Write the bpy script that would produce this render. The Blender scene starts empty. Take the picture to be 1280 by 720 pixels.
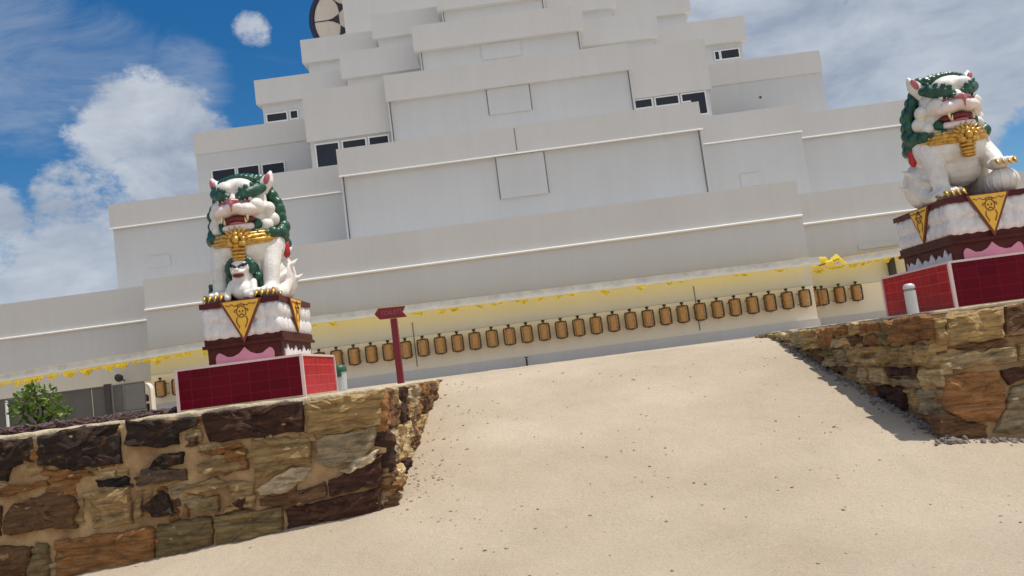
import bpy, bmesh, math, random
from mathutils import Vector, Matrix, Euler, noise
random.seed(7)
R = math.radians
scene = bpy.context.scene
COL = scene.collection
EYE = 1.6

# ------------------------------------------------------------------ materials
def new_mat(name):
    m = bpy.data.materials.new(name); m.use_nodes = True
    nt = m.node_tree
    return m, nt, nt.nodes['Principled BSDF']

def mat(name, col, rough=.6, var=.15, scale=3.0, bump=0.0, bscale=40.0, metal=0.0, spec=.5, col2=None, detail=6.0, coat=0.0):
    """base colour broken up by fbm noise between two tints, optional fine bump"""
    m, nt, b = new_mat(name)
    N, L = nt.nodes, nt.links
    tc = N.new('ShaderNodeTexCoord')
    nz = N.new('ShaderNodeTexNoise'); nz.inputs['Scale'].default_value = scale; nz.inputs['Detail'].default_value = detail
    nz.inputs['Roughness'].default_value = .65
    L.new(tc.outputs['Object'], nz.inputs['Vector'])
    cr = N.new('ShaderNodeValToRGB')
    c1 = tuple(c*(1-var) for c in col) if col2 is None else col2
    c2 = tuple(min(1, c*(1+var*.6)) for c in col) if col2 is None else col
    cr.color_ramp.elements[0].position = .3; cr.color_ramp.elements[1].position = .68
    cr.color_ramp.elements[0].color = (*c1, 1); cr.color_ramp.elements[1].color = (*c2, 1)
    L.new(nz.outputs['Fac'], cr.inputs['Fac']); L.new(cr.outputs['Color'], b.inputs['Base Color'])
    b.inputs['Roughness'].default_value = rough; b.inputs['Metallic'].default_value = metal
    b.inputs['Specular IOR Level'].default_value = spec
    if coat: b.inputs['Coat Weight'].default_value = coat; b.inputs['Coat Roughness'].default_value = .15
    if bump:
        n2 = N.new('ShaderNodeTexNoise'); n2.inputs['Scale'].default_value = bscale; n2.inputs['Detail'].default_value = 5
        L.new(tc.outputs['Object'], n2.inputs['Vector'])
        bp = N.new('ShaderNodeBump'); bp.inputs['Strength'].default_value = bump; bp.inputs['Distance'].default_value = .02
        L.new(n2.outputs['Fac'], bp.inputs['Height']); L.new(bp.outputs['Normal'], b.inputs['Normal'])
    return m

def wall_paint(name, col, streak=.10):
    """matt masonry paint: broad patchiness, faint vertical rain streaks"""
    m, nt, b = new_mat(name); N, L = nt.nodes, nt.links
    tc = N.new('ShaderNodeTexCoord')
    nz = N.new('ShaderNodeTexNoise'); nz.inputs['Scale'].default_value = .35; nz.inputs['Detail'].default_value = 7
    L.new(tc.outputs['Object'], nz.inputs['Vector'])
    mp = N.new('ShaderNodeMapping'); mp.inputs['Scale'].default_value = (2.2, 2.2, .16)
    L.new(tc.outputs['Object'], mp.inputs['Vector'])
    st = N.new('ShaderNodeTexNoise'); st.inputs['Scale'].default_value = 1.0; st.inputs['Detail'].default_value = 6; st.inputs['Roughness'].default_value = .7
    L.new(mp.outputs['Vector'], st.inputs['Vector'])
    cr = N.new('ShaderNodeValToRGB'); e = cr.color_ramp.elements
    e[0].position = .28; e[1].position = .7
    e[0].color = (col[0]*(1-streak*.9), col[1]*(1-streak), col[2]*(1-streak*1.15), 1); e[1].color = (*col, 1)
    mx = N.new('ShaderNodeMath'); mx.operation = 'MULTIPLY_ADD'; mx.inputs[1].default_value = .5
    m2 = N.new('ShaderNodeMath'); m2.operation = 'MULTIPLY'; m2.inputs[1].default_value = .5
    L.new(nz.outputs['Fac'], m2.inputs[0]); L.new(st.outputs['Fac'], mx.inputs[0]); L.new(m2.outputs[0], mx.inputs[2])
    L.new(mx.outputs[0], cr.inputs['Fac']); L.new(cr.outputs['Color'], b.inputs['Base Color'])
    b.inputs['Roughness'].default_value = .75; b.inputs['Specular IOR Level'].default_value = .25
    n2 = N.new('ShaderNodeTexNoise'); n2.inputs['Scale'].default_value = 1.3; n2.inputs['Detail'].default_value = 8
    L.new(tc.outputs['Object'], n2.inputs['Vector'])
    bp = N.new('ShaderNodeBump'); bp.inputs['Strength'].default_value = .12; bp.inputs['Distance'].default_value = .05
    L.new(n2.outputs['Fac'], bp.inputs['Height']); L.new(bp.outputs['Normal'], b.inputs['Normal'])
    return m

def tile_mat(name, c1, c2, grout, tw=.265, th=.145):
    m, nt, b = new_mat(name); N, L = nt.nodes, nt.links
    tc = N.new('ShaderNodeTexCoord'); sx = N.new('ShaderNodeSeparateXYZ'); L.new(tc.outputs['Object'], sx.inputs[0])
    ad = N.new('ShaderNodeMath'); ad.operation = 'ADD'; L.new(sx.outputs[0], ad.inputs[0]); L.new(sx.outputs[1], ad.inputs[1])
    cb = N.new('ShaderNodeCombineXYZ'); L.new(ad.outputs[0], cb.inputs[0]); L.new(sx.outputs[2], cb.inputs[1])
    br = N.new('ShaderNodeTexBrick'); br.offset = 0; br.inputs['Scale'].default_value = 1
    br.inputs['Brick Width'].default_value = tw; br.inputs['Row Height'].default_value = th
    br.inputs['Mortar Size'].default_value = .005; br.inputs['Mortar Smooth'].default_value = .2; br.inputs['Bias'].default_value = 0
    br.inputs['Color1'].default_value = (*c1, 1); br.inputs['Color2'].default_value = (*c2, 1); br.inputs['Mortar'].default_value = (*grout, 1)
    L.new(cb.outputs[0], br.inputs['Vector']); L.new(br.outputs['Color'], b.inputs['Base Color'])
    b.inputs['Specular IOR Level'].default_value = .10
    mr = N.new('ShaderNodeMapRange'); mr.inputs['To Min'].default_value = .2; mr.inputs['To Max'].default_value = .7
    L.new(br.outputs['Fac'], mr.inputs['Value']); L.new(mr.outputs[0], b.inputs['Roughness'])
    bp = N.new('ShaderNodeBump'); bp.inputs['Strength'].default_value = .5; bp.inputs['Distance'].default_value = .004; bp.invert = True
    L.new(br.outputs['Fac'], bp.inputs['Height']); L.new(bp.outputs['Normal'], b.inputs['Normal'])
    return m

def stone_mat():
    """each stone keeps its own colour (mesh attribute); rust bands, bedding lines and grain on top"""
    m, nt, b = new_mat('sandstone'); N, L = nt.nodes, nt.links
    at = N.new('ShaderNodeAttribute'); at.attribute_name = 'stone'
    tc = N.new('ShaderNodeTexCoord')
    n1 = N.new('ShaderNodeTexNoise'); n1.inputs['Scale'].default_value = 4.5; n1.inputs['Detail'].default_value = 9; n1.inputs['Roughness'].default_value = .7
    n1.inputs['Distortion'].default_value = .8
    L.new(tc.outputs['Object'], n1.inputs['Vector'])
    mp = N.new('ShaderNodeMapping'); mp.inputs['Scale'].default_value = (2, 2, 17); mp.inputs['Rotation'].default_value = (.1, .12, 0)
    L.new(tc.outputs['Object'], mp.inputs['Vector'])
    n2 = N.new('ShaderNodeTexNoise'); n2.inputs['Scale'].default_value = 1.5; n2.inputs['Detail'].default_value = 8; n2.inputs['Roughness'].default_value = .7
    n2.inputs['Distortion'].default_value = .5
    L.new(mp.outputs[0], n2.inputs['Vector'])
    r1 = N.new('ShaderNodeValToRGB'); r1.color_ramp.elements[0].position = .35; r1.color_ramp.elements[1].position = .65
    r1.color_ramp.elements[0].color = (.34, .30, .27, 1); r1.color_ramp.elements[1].color = (1.45, 1.38, 1.25, 1)
    L.new(n2.outputs['Fac'], r1.inputs['Fac'])
    mu = N.new('ShaderNodeMix'); mu.data_type = 'RGBA'; mu.blend_type = 'MULTIPLY'; mu.inputs[0].default_value = .85
    L.new(at.outputs['Color'], mu.inputs[6]); L.new(r1.outputs['Color'], mu.inputs[7])
    r2 = N.new('ShaderNodeValToRGB'); r2.color_ramp.elements[0].position = .52; r2.color_ramp.elements[1].position = .72
    r2.color_ramp.elements[0].color = (0, 0, 0, 1); r2.color_ramp.elements[1].color = (.6, .6, .6, 1)
    L.new(n1.outputs['Fac'], r2.inputs['Fac'])
    mx = N.new('ShaderNodeMix'); mx.data_type = 'RGBA'
    L.new(r2.outputs['Color'], mx.inputs[0]); L.new(mu.outputs[2], mx.inputs[6]); mx.inputs[7].default_value = (.26, .125, .05, 1)
    n3 = N.new('ShaderNodeTexNoise'); n3.inputs['Scale'].default_value = 9; n3.inputs['Detail'].default_value = 8; n3.inputs['Roughness'].default_value = .75
    L.new(tc.outputs['Object'], n3.inputs['Vector'])
    r3 = N.new('ShaderNodeValToRGB'); r3.color_ramp.elements[0].position = .6; r3.color_ramp.elements[1].position = .75
    r3.color_ramp.elements[0].color = (0, 0, 0, 1); r3.color_ramp.elements[1].color = (.55, .55, .55, 1)
    L.new(n3.outputs['Fac'], r3.inputs['Fac'])
    mz = N.new('ShaderNodeMix'); mz.data_type = 'RGBA'
    L.new(r3.outputs['Color'], mz.inputs[0]); L.new(mx.outputs[2], mz.inputs[6]); mz.inputs[7].default_value = (.42, .33, .2, 1)
    L.new(mz.outputs[2], b.inputs['Base Color'])
    b.inputs['Roughness'].default_value = .85; b.inputs['Specular IOR Level'].default_value = .3
    ad = N.new('ShaderNodeMath'); ad.operation = 'ADD'; L.new(n1.outputs['Fac'], ad.inputs[0]); L.new(n2.outputs['Fac'], ad.inputs[1])
    ad2 = N.new('ShaderNodeMath'); ad2.operation = 'MULTIPLY_ADD'; ad2.inputs[1].default_value = .6
    L.new(n3.outputs['Fac'], ad2.inputs[0]); L.new(ad.outputs[0], ad2.inputs[2])
    bp = N.new('ShaderNodeBump'); bp.inputs['Strength'].default_value = 1.0; bp.inputs['Distance'].default_value = .045
    L.new(ad2.outputs[0], bp.inputs['Height']); L.new(bp.outputs['Normal'], b.inputs['Normal'])
    return m

def ground_mat():
    m, nt, b = new_mat('crushed_sandstone'); N, L = nt.nodes, nt.links
    tc = N.new('ShaderNodeTexCoord')
    a = N.new('ShaderNodeTexNoise'); a.inputs['Scale'].default_value = .5; a.inputs['Detail'].default_value = 8; a.inputs['Roughness'].default_value = .6
    L.new(tc.outputs['Object'], a.inputs['Vector'])
    cr = N.new('ShaderNodeValToRGB'); e = cr.color_ramp.elements; e[0].position = .3; e[1].position = .7
    e[0].color = (.44, .355, .26, 1); e[1].color = (.57, .475, .365, 1)
    L.new(a.outputs['Fac'], cr.inputs['Fac'])
    # fine grain
    g = N.new('ShaderNodeTexNoise'); g.inputs['Scale'].default_value = 55; g.inputs['Detail'].default_value = 6; g.inputs['Roughness'].default_value = .8
    L.new(tc.outputs['Object'], g.inputs['Vector'])
    gr = N.new('ShaderNodeValToRGB'); gr.color_ramp.elements[0].position = .3; gr.color_ramp.elements[1].position = .62
    gr.color_ramp.elements[0].color = (.72, .68, .62, 1); gr.color_ramp.elements[1].color = (1.06, 1.05, 1.03, 1)
    L.new(g.outputs['Fac'], gr.inputs['Fac'])
    mu = N.new('ShaderNodeMix'); mu.data_type = 'RGBA'; mu.blend_type = 'MULTIPLY'; mu.inputs[0].default_value = .8
    L.new(cr.outputs['Color'], mu.inputs[6]); L.new(gr.outputs['Color'], mu.inputs[7])
    # loose grit patches
    v = N.new('ShaderNodeTexVoronoi'); v.inputs['Scale'].default_value = 17; v.inputs['Randomness'].default_value = 1
    L.new(tc.outputs['Object'], v.inputs['Vector'])
    vr = N.new('ShaderNodeMapRange'); vr.inputs['From Min'].default_value = .10; vr.inputs['From Max'].default_value = .18; vr.inputs['To Min'].default_value = 1; vr.inputs['To Max'].default_value = 0
    L.new(v.outputs['Distance'], vr.inputs['Value'])
    p = N.new('ShaderNodeTexNoise'); p.inputs['Scale'].default_value = 2.3; p.inputs['Detail'].default_value = 5
    L.new(tc.outputs['Object'], p.inputs['Vector'])
    pr = N.new('ShaderNodeMapRange'); pr.inputs['From Min'].default_value = .5; pr.inputs['From Max'].default_value = .66; pr.inputs['To Max'].default_value = .55
    L.new(p.outputs['Fac'], pr.inputs['Value'])
    pm = N.new('ShaderNodeMath'); pm.operation = 'MULTIPLY'; L.new(vr.outputs[0], pm.inputs[0]); L.new(pr.outputs[0], pm.inputs[1])
    mx = N.new('ShaderNodeMix'); mx.data_type = 'RGBA'; L.new(pm.outputs[0], mx.inputs[0]); L.new(mu.outputs[2], mx.inputs[6]); mx.inputs[7].default_value = (.27, .2, .12, 1)
    L.new(mx.outputs[2], b.inputs['Base Color'])
    b.inputs['Roughness'].default_value = .9; b.inputs['Specular IOR Level'].default_value = .2
    n2 = N.new('ShaderNodeTexNoise'); n2.inputs['Scale'].default_value = 5; n2.inputs['Detail'].default_value = 11; n2.inputs['Roughness'].default_value = .78
    L.new(tc.outputs['Object'], n2.inputs['Vector'])
    bp = N.new('ShaderNodeBump'); bp.inputs['Strength'].default_value = .75; bp.inputs['Distance'].default_value = .06
    L.new(n2.outputs['Fac'], bp.inputs['Height']); L.new(bp.outputs['Normal'], b.inputs['Normal'])
    return m

def translucent(name, col, w=.5):
    m, nt, b = new_mat(name); N, L = nt.nodes, nt.links
    b.inputs['Base Color'].default_value = (*col, 1); b.inputs['Roughness'].default_value = .8
    t = N.new('ShaderNodeBsdfTranslucent'); t.inputs['Color'].default_value = (*col, 1)
    x = N.new('ShaderNodeMixShader'); x.inputs[0].default_value = w
    L.new(b.outputs[0], x.inputs[1]); L.new(t.outputs[0], x.inputs[2]); L.new(x.outputs[0], N['Material Output'].inputs['Surface'])
    return m

def cap_mat():
    return mat('mortar_cap', (.50, .41, .27), .9, .25, 5, .8, 30)

M = dict(
    wall=wall_paint('masonry_paint', (.555, .557, .555), .11),
    wall_bounce=wall_paint('masonry_paint_bounce_lit', (.605, .592, .572), .10),  # same paint, warmed and lifted in colour to stand for ground bounce
    wheelwall=wall_paint('cream_paint', (.78, .715, .59), .08),
    skirt=wall_paint('skirting_paint', (.60, .59, .57), .2),
    nosing=mat('white_moulding', (.74, .73, .70), .6, .06),
    trim=mat('white_trim', (.70, .69, .67), .55, .05),
    joint_and_shade=mat('joint_and_shade_dark', (.16, .15, .14), .8, .1),  # real joints, and the painted shade lines at niche edges
    glass=mat('dark_glass', (.016, .019, .026), .12, .3, .8, spec=.35),
    fascia=mat('lead_flashing', (.66, .63, .57), .5, .3, 2.6, .5, 6, col2=(.42, .42, .42)),
    lip=mat('cream_gutter', (.74, .68, .50), .5, .08),
    roof=translucent('yellow_sheet', (.95, .72, .12), .85),
    cloth=translucent('yellow_cloth', (.92, .80, .16), .55),
    navy=mat('navy_paint', (.012, .016, .05), .5, .1),
    cream=mat('cream_render', (.66, .58, .49), .7, .08),
    black=mat('black_paint', (.018, .017, .016), .5, .2),
    gold=mat('gold_paint', (.76, .46, .10), .34, .3, 14, .3, 30, metal=.5, col2=(.30, .14, .02)),
    brass=mat('brass_drum', (.46, .25, .085), .5, .3, 16, .5, 28, metal=.25),
    bronze=mat('dark_bronze', (.085, .045, .018), .5, .3, 8, metal=.2),
    bone=mat('white_knob', (.72, .68, .6), .5, .1),
    white=mat('lion_white', (.80, .775, .73), .5, .2, 5, .3, 30, col2=(.58, .53, .465), detail=10),
    lotus=mat('lotus_white', (.76, .73, .71), .5, .2, 9, .3, 20, col2=(.56, .53, .52)),
    green=mat('mane_green', (.014, .105, .055), .34, .5, 5, .2, 30, col2=(.004, .026, .016)),
    greenl=mat('brow_green', (.018, .10, .055), .4, .5, 12, .5, 40, col2=(.006, .035, .022)),
    pink=mat('muzzle_pink', (.76, .65, .61), .4, .12, 6),
    nose=mat('nose_rose', (.46, .13, .15), .35, .15, 8),
    mouth=mat('mouth_red', (.13, .008, .01), .3, .3, 8),
    red=mat('tassel_red', (.42, .012, .025), .45, .2, 9),
    ivory=mat('ivory_tooth', (.75, .62, .36), .35, .1),
    tile=tile_mat('red_glazed_tile_shaded', (.13, .002, .012), (.10, .0015, .009), (.17, .012, .024)),  # plinth fronts: the red tile with shade put into its colour
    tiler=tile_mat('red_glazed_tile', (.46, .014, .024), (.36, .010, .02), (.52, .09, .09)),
    pinktrim=mat('pale_pink_edging', (.72, .52, .50), .5, .1),
    maroon=mat('maroon_gloss', (.085, .010, .014), .35, .25, 4, spec=.2),
    brown=mat('brown_gloss', (.075, .016, .013), .4, .3, 5, spec=.15),
    rose=mat('rose_apron', (.56, .22, .30), .5, .1, 5),
    yellow=mat('banner_yellow', (.82, .47, .04), .45, .14, 6),
    motif=mat('banner_brown', (.16, .035, .012), .5, .1),
    stone=stone_mat(),
    mortar=mat('sandy_mortar', (.53, .36, .18), .95, .4, 2.6, 1.0, 26, col2=(.20, .10, .04), detail=12),
    cap=cap_mat(),
    ground=ground_mat(),
    pebble=mat('pebble', (.36, .29, .20), .9, .5, 20),
    scree=mat('grey_rubble', (.20, .17, .145), .9, .4, 12, .6, 20),
    mulch=mat('bark_mulch', (.13, .075, .065), .9, .7, 30, col2=(.045, .025, .03)),
    fence=mat('grey_sheet', (.092, .083, .072), .6, .18, 2.5),
    fencel=mat('pale_grey_sheet', (.15, .14, .125), .5, .1, 2),
    post=mat('dark_post', (.035, .025, .022), .5, .2),
    signred=mat('sign_red', (.20, .008, .018), .4, .15, 9),
    signtext=mat('sign_pink', (.36, .09, .11), .5, .05),
    binw=mat('bin_grey', (.50, .52, .53), .5, .08),
    bing=mat('bin_green', (.012, .10, .05), .45, .15),
    steel=mat('bollard_steel', (.55, .55, .54), .4, .08, metal=.2),
    steeld=mat('bollard_ring', (.25, .25, .25), .4, .08),
    bark=mat('shrub_stem', (.10, .065, .04), .9, .3),
    leaf=None)
def leaf_mat():
    m, nt, b = new_mat('leaf'); N, L = nt.nodes, nt.links
    at = N.new('ShaderNodeAttribute'); at.attribute_name = 'stone'
    L.new(at.outputs['Color'], b.inputs['Base Color']); b.inputs['Roughness'].default_value = .45
    t = N.new('ShaderNodeBsdfTranslucent'); L.new(at.outputs['Color'], t.inputs['Color'])
    x = N.new('ShaderNodeMixShader'); x.inputs[0].default_value = .35
    L.new(b.outputs[0], x.inputs[1]); L.new(t.outputs[0], x.inputs[2]); L.new(x.outputs[0], N['Material Output'].inputs['Surface'])
    return m
M['leaf'] = leaf_mat()

# ------------------------------------------------------------------ object helpers
def base(o):
    p = Vector((0, 0, 0))
    while o: p += o.location; o = o.parent
    return p

def link(name, me, m, parent=None):
    o = bpy.data.objects.new(name, me); COL.objects.link(o)
    if m is not None and not me.materials: me.materials.append(m)
    if parent is not None: o.parent = parent
    return o

def obj(name, bm, m, parent=None, smooth=False, bevel=0.0):
    """one mesh object; geometry is given in world space and moved under its parent"""
    if bevel:
        ed = [e for e in bm.edges if len(e.link_faces) == 2 and e.calc_face_angle(0) > .6]
        bmesh.ops.bevel(bm, geom=ed, offset=bevel, segments=2, affect='EDGES', profile=.6)
    if parent is not None: bmesh.ops.translate(bm, verts=bm.verts, vec=-base(parent))
    bmesh.ops.recalc_face_normals(bm, faces=bm.faces)
    me = bpy.data.meshes.new(name); bm.to_mesh(me); bm.free()
    if smooth:
        for p in me.polygons: p.use_smooth = True
    return link(name, me, m, parent)

def split(name, bm, m, parent=None, smooth=False):
    """the loose pieces of bm, each as an object of its own"""
    bm.verts.ensure_lookup_table(); bm.verts.index_update(); seen = set(); out = []
    for v0 in bm.verts:
        if v0.index in seen: continue
        st_, isl = [v0], []; seen.add(v0.index)
        while st_:
            v = st_.pop(); isl.append(v)
            for e in v.link_edges:
                o_ = e.other_vert(v)
                if o_.index not in seen: seen.add(o_.index); st_.append(o_)
        nb = bmesh.new(); mp = {v: nb.verts.new(v.co) for v in isl}
        for f in {f for v in isl for f in v.link_faces}: nb.faces.new([mp[v] for v in f.verts])
        out.append(obj(name, nb, m, parent, smooth))
    bm.free(); return out

def thing(name, label, cat, loc=(0, 0, 0), group=None):
    o = bpy.data.objects.new(name, None); COL.objects.link(o)
    o.location = loc; o.empty_display_size = .2
    return tag(o, label, cat, group)

def tag(o, label=None, cat=None, group=None, kind=None):
    if label: o['label'] = label
    if cat: o['category'] = cat
    if group: o['group'] = group
    if kind: o['kind'] = kind
    return o

def copy_tree(o, parent=None):
    c = o.copy(); COL.objects.link(c)
    if parent is not None: c.parent = parent
    for ch in o.children: copy_tree(ch, c)
    return c

def bmn(): return bmesh.new()

def box(bm, x0, x1, y0, y1, z0, z1):
    v = [bm.verts.new((x, y, z)) for z in (z0, z1) for y in (y0, y1) for x in (x0, x1)]
    for f in ((0, 2, 3, 1), (4, 5, 7, 6), (0, 1, 5, 4), (2, 6, 7, 3), (0, 4, 6, 2), (1, 3, 7, 5)):
        bm.faces.new([v[i] for i in f])
    return v

def _mt(c, r, rot):
    if not hasattr(r, '__len__'): r = (r, r, r)
    mt = Matrix.Translation(c)
    if rot: mt = mt @ Euler(rot).to_matrix().to_4x4()
    return mt @ Matrix.Diagonal((*r, 1))

def sphere(bm, c, r, rot=None, u=14, v=9):
    mt = _mt(c, r, rot); nv, nf = bm.verts.new, bm.faces.new
    top = nv(mt @ Vector((0, 0, 1))); rows = []
    for j in range(1, v):
        p = math.pi*j/v; sp, cp = math.sin(p), math.cos(p)
        rows.append([nv(mt @ Vector((sp*math.cos(2*math.pi*k/u), sp*math.sin(2*math.pi*k/u), cp))) for k in range(u)])
    bot = nv(mt @ Vector((0, 0, -1)))
    for k in range(u):
        q = (k+1) % u
        nf((top, rows[0][k], rows[0][q])); nf((bot, rows[-1][q], rows[-1][k]))
    for A, B in zip(rows, rows[1:]):
        for k in range(u):
            q = (k+1) % u; nf((A[k], B[k], B[q], A[q]))

_ICO = {}
def ico(bm, c, r, rot=None, sub=1):
    if sub not in _ICO:
        t_ = bmesh.new(); bmesh.ops.create_icosphere(t_, subdivisions=sub, radius=1); t_.verts.index_update()
        _ICO[sub] = ([v.co.copy() for v in t_.verts], [[v.index for v in f.verts] for f in t_.faces]); t_.free()
    mt = _mt(c, r, rot); V = [bm.verts.new(mt @ p) for p in _ICO[sub][0]]
    for f in _ICO[sub][1]: bm.faces.new([V[i] for i in f])

def chip(bm, c, h, rot):
    """small tilted block: half sizes h, centre c"""
    mt = _mt(c, h, rot); V = [bm.verts.new(mt @ Vector((x, y, z))) for z in (-1, 1) for y in (-1, 1) for x in (-1, 1)]
    for f in ((0, 2, 3, 1), (4, 5, 7, 6), (0, 1, 5, 4), (2, 6, 7, 3), (0, 4, 6, 2), (1, 3, 7, 5)): bm.faces.new([V[i] for i in f])

def limb(bm, pts, n=7):
    """chain of overlapping balls (x, y, z, r) for voxel blending"""
    for a, b in zip(pts, pts[1:]):
        for i in range(n+1):
            t = i/n
            q = [a[k]+(b[k]-a[k])*t for k in range(4)]
            sphere(bm, q[:3], q[3], u=12, v=8)

def tube(bm, pts, r, seg=8, caps=True):
    pts = [Vector(p) for p in pts]
    if not hasattr(r, '__len__'): r = [r]*len(pts)
    rings = []; prev = None
    for i, p in enumerate(pts):
        d = (pts[min(i+1, len(pts)-1)]-pts[max(i-1, 0)]).normalized()
        up = prev if prev is not None else (Vector((0, 0, 1)) if abs(d.z) < .9 else Vector((1, 0, 0)))
        a = d.cross(up).normalized(); b = a.cross(d).normalized(); prev = b
        rings.append([bm.verts.new(p+(a*math.cos(2*math.pi*k/seg)+b*math.sin(2*math.pi*k/seg))*r[i]) for k in range(seg)])
    for q, w in zip(rings, rings[1:]):
        for k in range(seg): bm.faces.new((q[k], q[(k+1) % seg], w[(k+1) % seg], w[k]))
    if caps:
        bm.faces.new(rings[0][::-1]); bm.faces.new(rings[-1])

def lathe(bm, prof, c=(0, 0, 0), seg=16):
    rings = []
    for r, z in prof:
        rings.append([bm.verts.new((c[0]+r*math.cos(2*math.pi*k/seg), c[1]+r*math.sin(2*math.pi*k/seg), c[2]+z)) for k in range(seg)])
    for q, w in zip(rings, rings[1:]):
        for k in range(seg): bm.faces.new((q[k], q[(k+1) % seg], w[(k+1) % seg], w[k]))
    bm.faces.new(rings[0][::-1]); bm.faces.new(rings[-1])

def prism_xz(bm, poly, y0, y1):
    a = [bm.verts.new((x, y0, z)) for x, z in poly]; b = [bm.verts.new((x, y1, z)) for x, z in poly]
    bm.faces.new(a); bm.faces.new(b[::-1])
    n = len(poly)
    for i in range(n): bm.faces.new((a[i], b[i], b[(i+1) % n], a[(i+1) % n]))

def prism_yz(bm, poly, x0, x1):
    a = [bm.verts.new((x0, y, z)) for y, z in poly]; b = [bm.verts.new((x1, y, z)) for y, z in poly]
    bm.faces.new(a); bm.faces.new(b[::-1])
    n = len(poly)
    for i in range(n): bm.faces.new((a[i], b[i], b[(i+1) % n], a[(i+1) % n]))

def voxel(bm, size, smooth=3):
    """blend overlapping closed shells into one continuous skin"""
    me = bpy.data.meshes.new('tmp'); bm.to_mesh(me); bm.free()
    o = bpy.data.objects.new('tmp', me); COL.objects.link(o)
    r = o.modifiers.new('r', 'REMESH'); r.mode = 'VOXEL'; r.voxel_size = size
    s = o.modifiers.new('s', 'SMOOTH'); s.iterations = smooth; s.factor = .5
    dg = bpy.context.evaluated_depsgraph_get(); dg.update()
    out = bpy.data.meshes.new_from_object(o.evaluated_get(dg))
    bpy.data.objects.remove(o); bpy.data.meshes.remove(me)
    nb = bmesh.new(); nb.from_mesh(out); bpy.data.meshes.remove(out)
    return nb
# ------------------------------------------------------------------ camera, sun, sky
cam_d = bpy.data.cameras.new('camera'); cam = bpy.data.objects.new('camera', cam_d); COL.objects.link(cam)
PITCH, ROLL, YAW = R(5.2977), R(-7.33), R(-.7)
fw = Vector((math.sin(YAW)*math.cos(PITCH), math.cos(YAW)*math.cos(PITCH), math.sin(PITCH)))
r0 = Vector((math.cos(YAW), -math.sin(YAW), 0)); u0 = r0.cross(fw)
rt = r0*math.cos(ROLL)+u0*math.sin(ROLL); up = -r0*math.sin(ROLL)+u0*math.cos(ROLL)
mw = Matrix((rt, up, -fw)).transposed().to_4x4(); mw.translation = (0, 0, EYE)
cam.matrix_world = mw
cam_d.sensor_width = 36; cam_d.lens = 36*1050/1280; cam_d.clip_start = .1; cam_d.clip_end = 3000
scene.camera = cam

SUN = Vector((.34, .006, .94)).normalized()
sd = bpy.data.lights.new('sun', 'SUN'); sd.energy = 4.2; sd.angle = R(.53); sd.color = (1, .955, .88)
so = bpy.data.objects.new('sun', sd); COL.objects.link(so)
so.rotation_euler = SUN.to_track_quat('Z', 'Y').to_euler()

w = bpy.data.worlds.new('World'); scene.world = w; w.use_nodes = True
nt = w.node_tree; N, L = nt.nodes, nt.links
bg = N['Background']; bg.inputs['Strength'].default_value = .1
sky = N.new('ShaderNodeTexSky'); sky.sky_type = 'NISHITA'; sky.sun_disc = False
sky.sun_elevation = math.asin(SUN.z); sky.sun_rotation = math.atan2(SUN.x, SUN.y)
sky.air_density = 1.0; sky.dust_density = .4; sky.ozone_density = 3.0; sky.altitude = 200
tc = N.new('ShaderNodeTexCoord')
def vmath(op, a, b=None):
    n = N.new('ShaderNodeVectorMath'); n.operation = op
    for i, q in enumerate((a, b)):
        if q is None: continue
        if isinstance(q, (tuple, Vector)): n.inputs[i].default_value = q
        else: L.new(q, n.inputs[i])
    return n
def fmath(op, a, b=None, c=None, clamp=False):
    n = N.new('ShaderNodeMath'); n.operation = op; n.use_clamp = clamp
    for i, q in enumerate((a, b, c)):
        if q is None: continue
        if isinstance(q, (int, float)): n.inputs[i].default_value = q
        else: L.new(q, n.inputs[i])
    return n.outputs[0]
dirv = vmath('NORMALIZE', tc.outputs['Generated']).outputs[0]
def fbm(scale, detail, rough, stretch=(1, 1, 1), dist=0.0, off=(0, 0, 0)):
    mp = N.new('ShaderNodeMapping'); mp.inputs['Scale'].default_value = stretch; mp.inputs['Location'].default_value = off
    L.new(dirv, mp.inputs['Vector'])
    n = N.new('ShaderNodeTexNoise'); n.inputs['Scale'].default_value = scale; n.inputs['Detail'].default_value = detail
    n.inputs['Roughness'].default_value = rough; n.inputs['Distortion'].default_value = dist
    L.new(mp.outputs[0], n.inputs['Vector']); return n.outputs['Fac']
def blob(c, inner, outer):
    """1 inside the cone of half-angle inner (deg) round direction c, 0 past outer"""
    d = vmath('DOT_PRODUCT', dirv, Vector(c).normalized()).outputs['Value']
    n = N.new('ShaderNodeMapRange'); n.interpolation_type = 'SMOOTHSTEP'
    n.inputs['From Min'].default_value = math.cos(R(outer)); n.inputs['From Max'].default_value = math.cos(R(inner))
    L.new(d, n.inputs['Value']); return n.outputs[0]
def total(*s):
    a = s[0]
    for q in s[1:]: a = fmath('ADD', a, q)
    return a
sx = N.new('ShaderNodeSeparateXYZ'); L.new(dirv, sx.inputs[0])
# heaped cloud: fbm plus a few banks of cloud at fixed sky directions
bank = fmath('MAXIMUM', blob((-.360, .883, .262), 1, 8), blob((-.437, .869, .205), 0, 6.5))
bank = fmath('MAXIMUM', bank, blob((-.47, .87, .15), 1, 7))
bank = fmath('MAXIMUM', bank, blob((-.535, .828, .20), .5, 5))
puff = blob((-.254, .881, .398), .2, 1.9)
right = N.new('ShaderNodeMapRange'); right.interpolation_type = 'SMOOTHSTEP'
right.inputs['From Min'].default_value = -.12; right.inputs['From Max'].default_value = .28; L.new(sx.outputs[0], right.inputs['Value'])
behind = N.new('ShaderNodeMapRange'); behind.interpolation_type = 'SMOOTHSTEP'  # extra cloud cover out of view, added to light the facade
behind.inputs['From Min'].default_value = .35; behind.inputs['From Max'].default_value = -.35; L.new(sx.outputs[1], behind.inputs['Value'])
gap = blob((.525, .845, .150), .3, 3.6)
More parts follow.
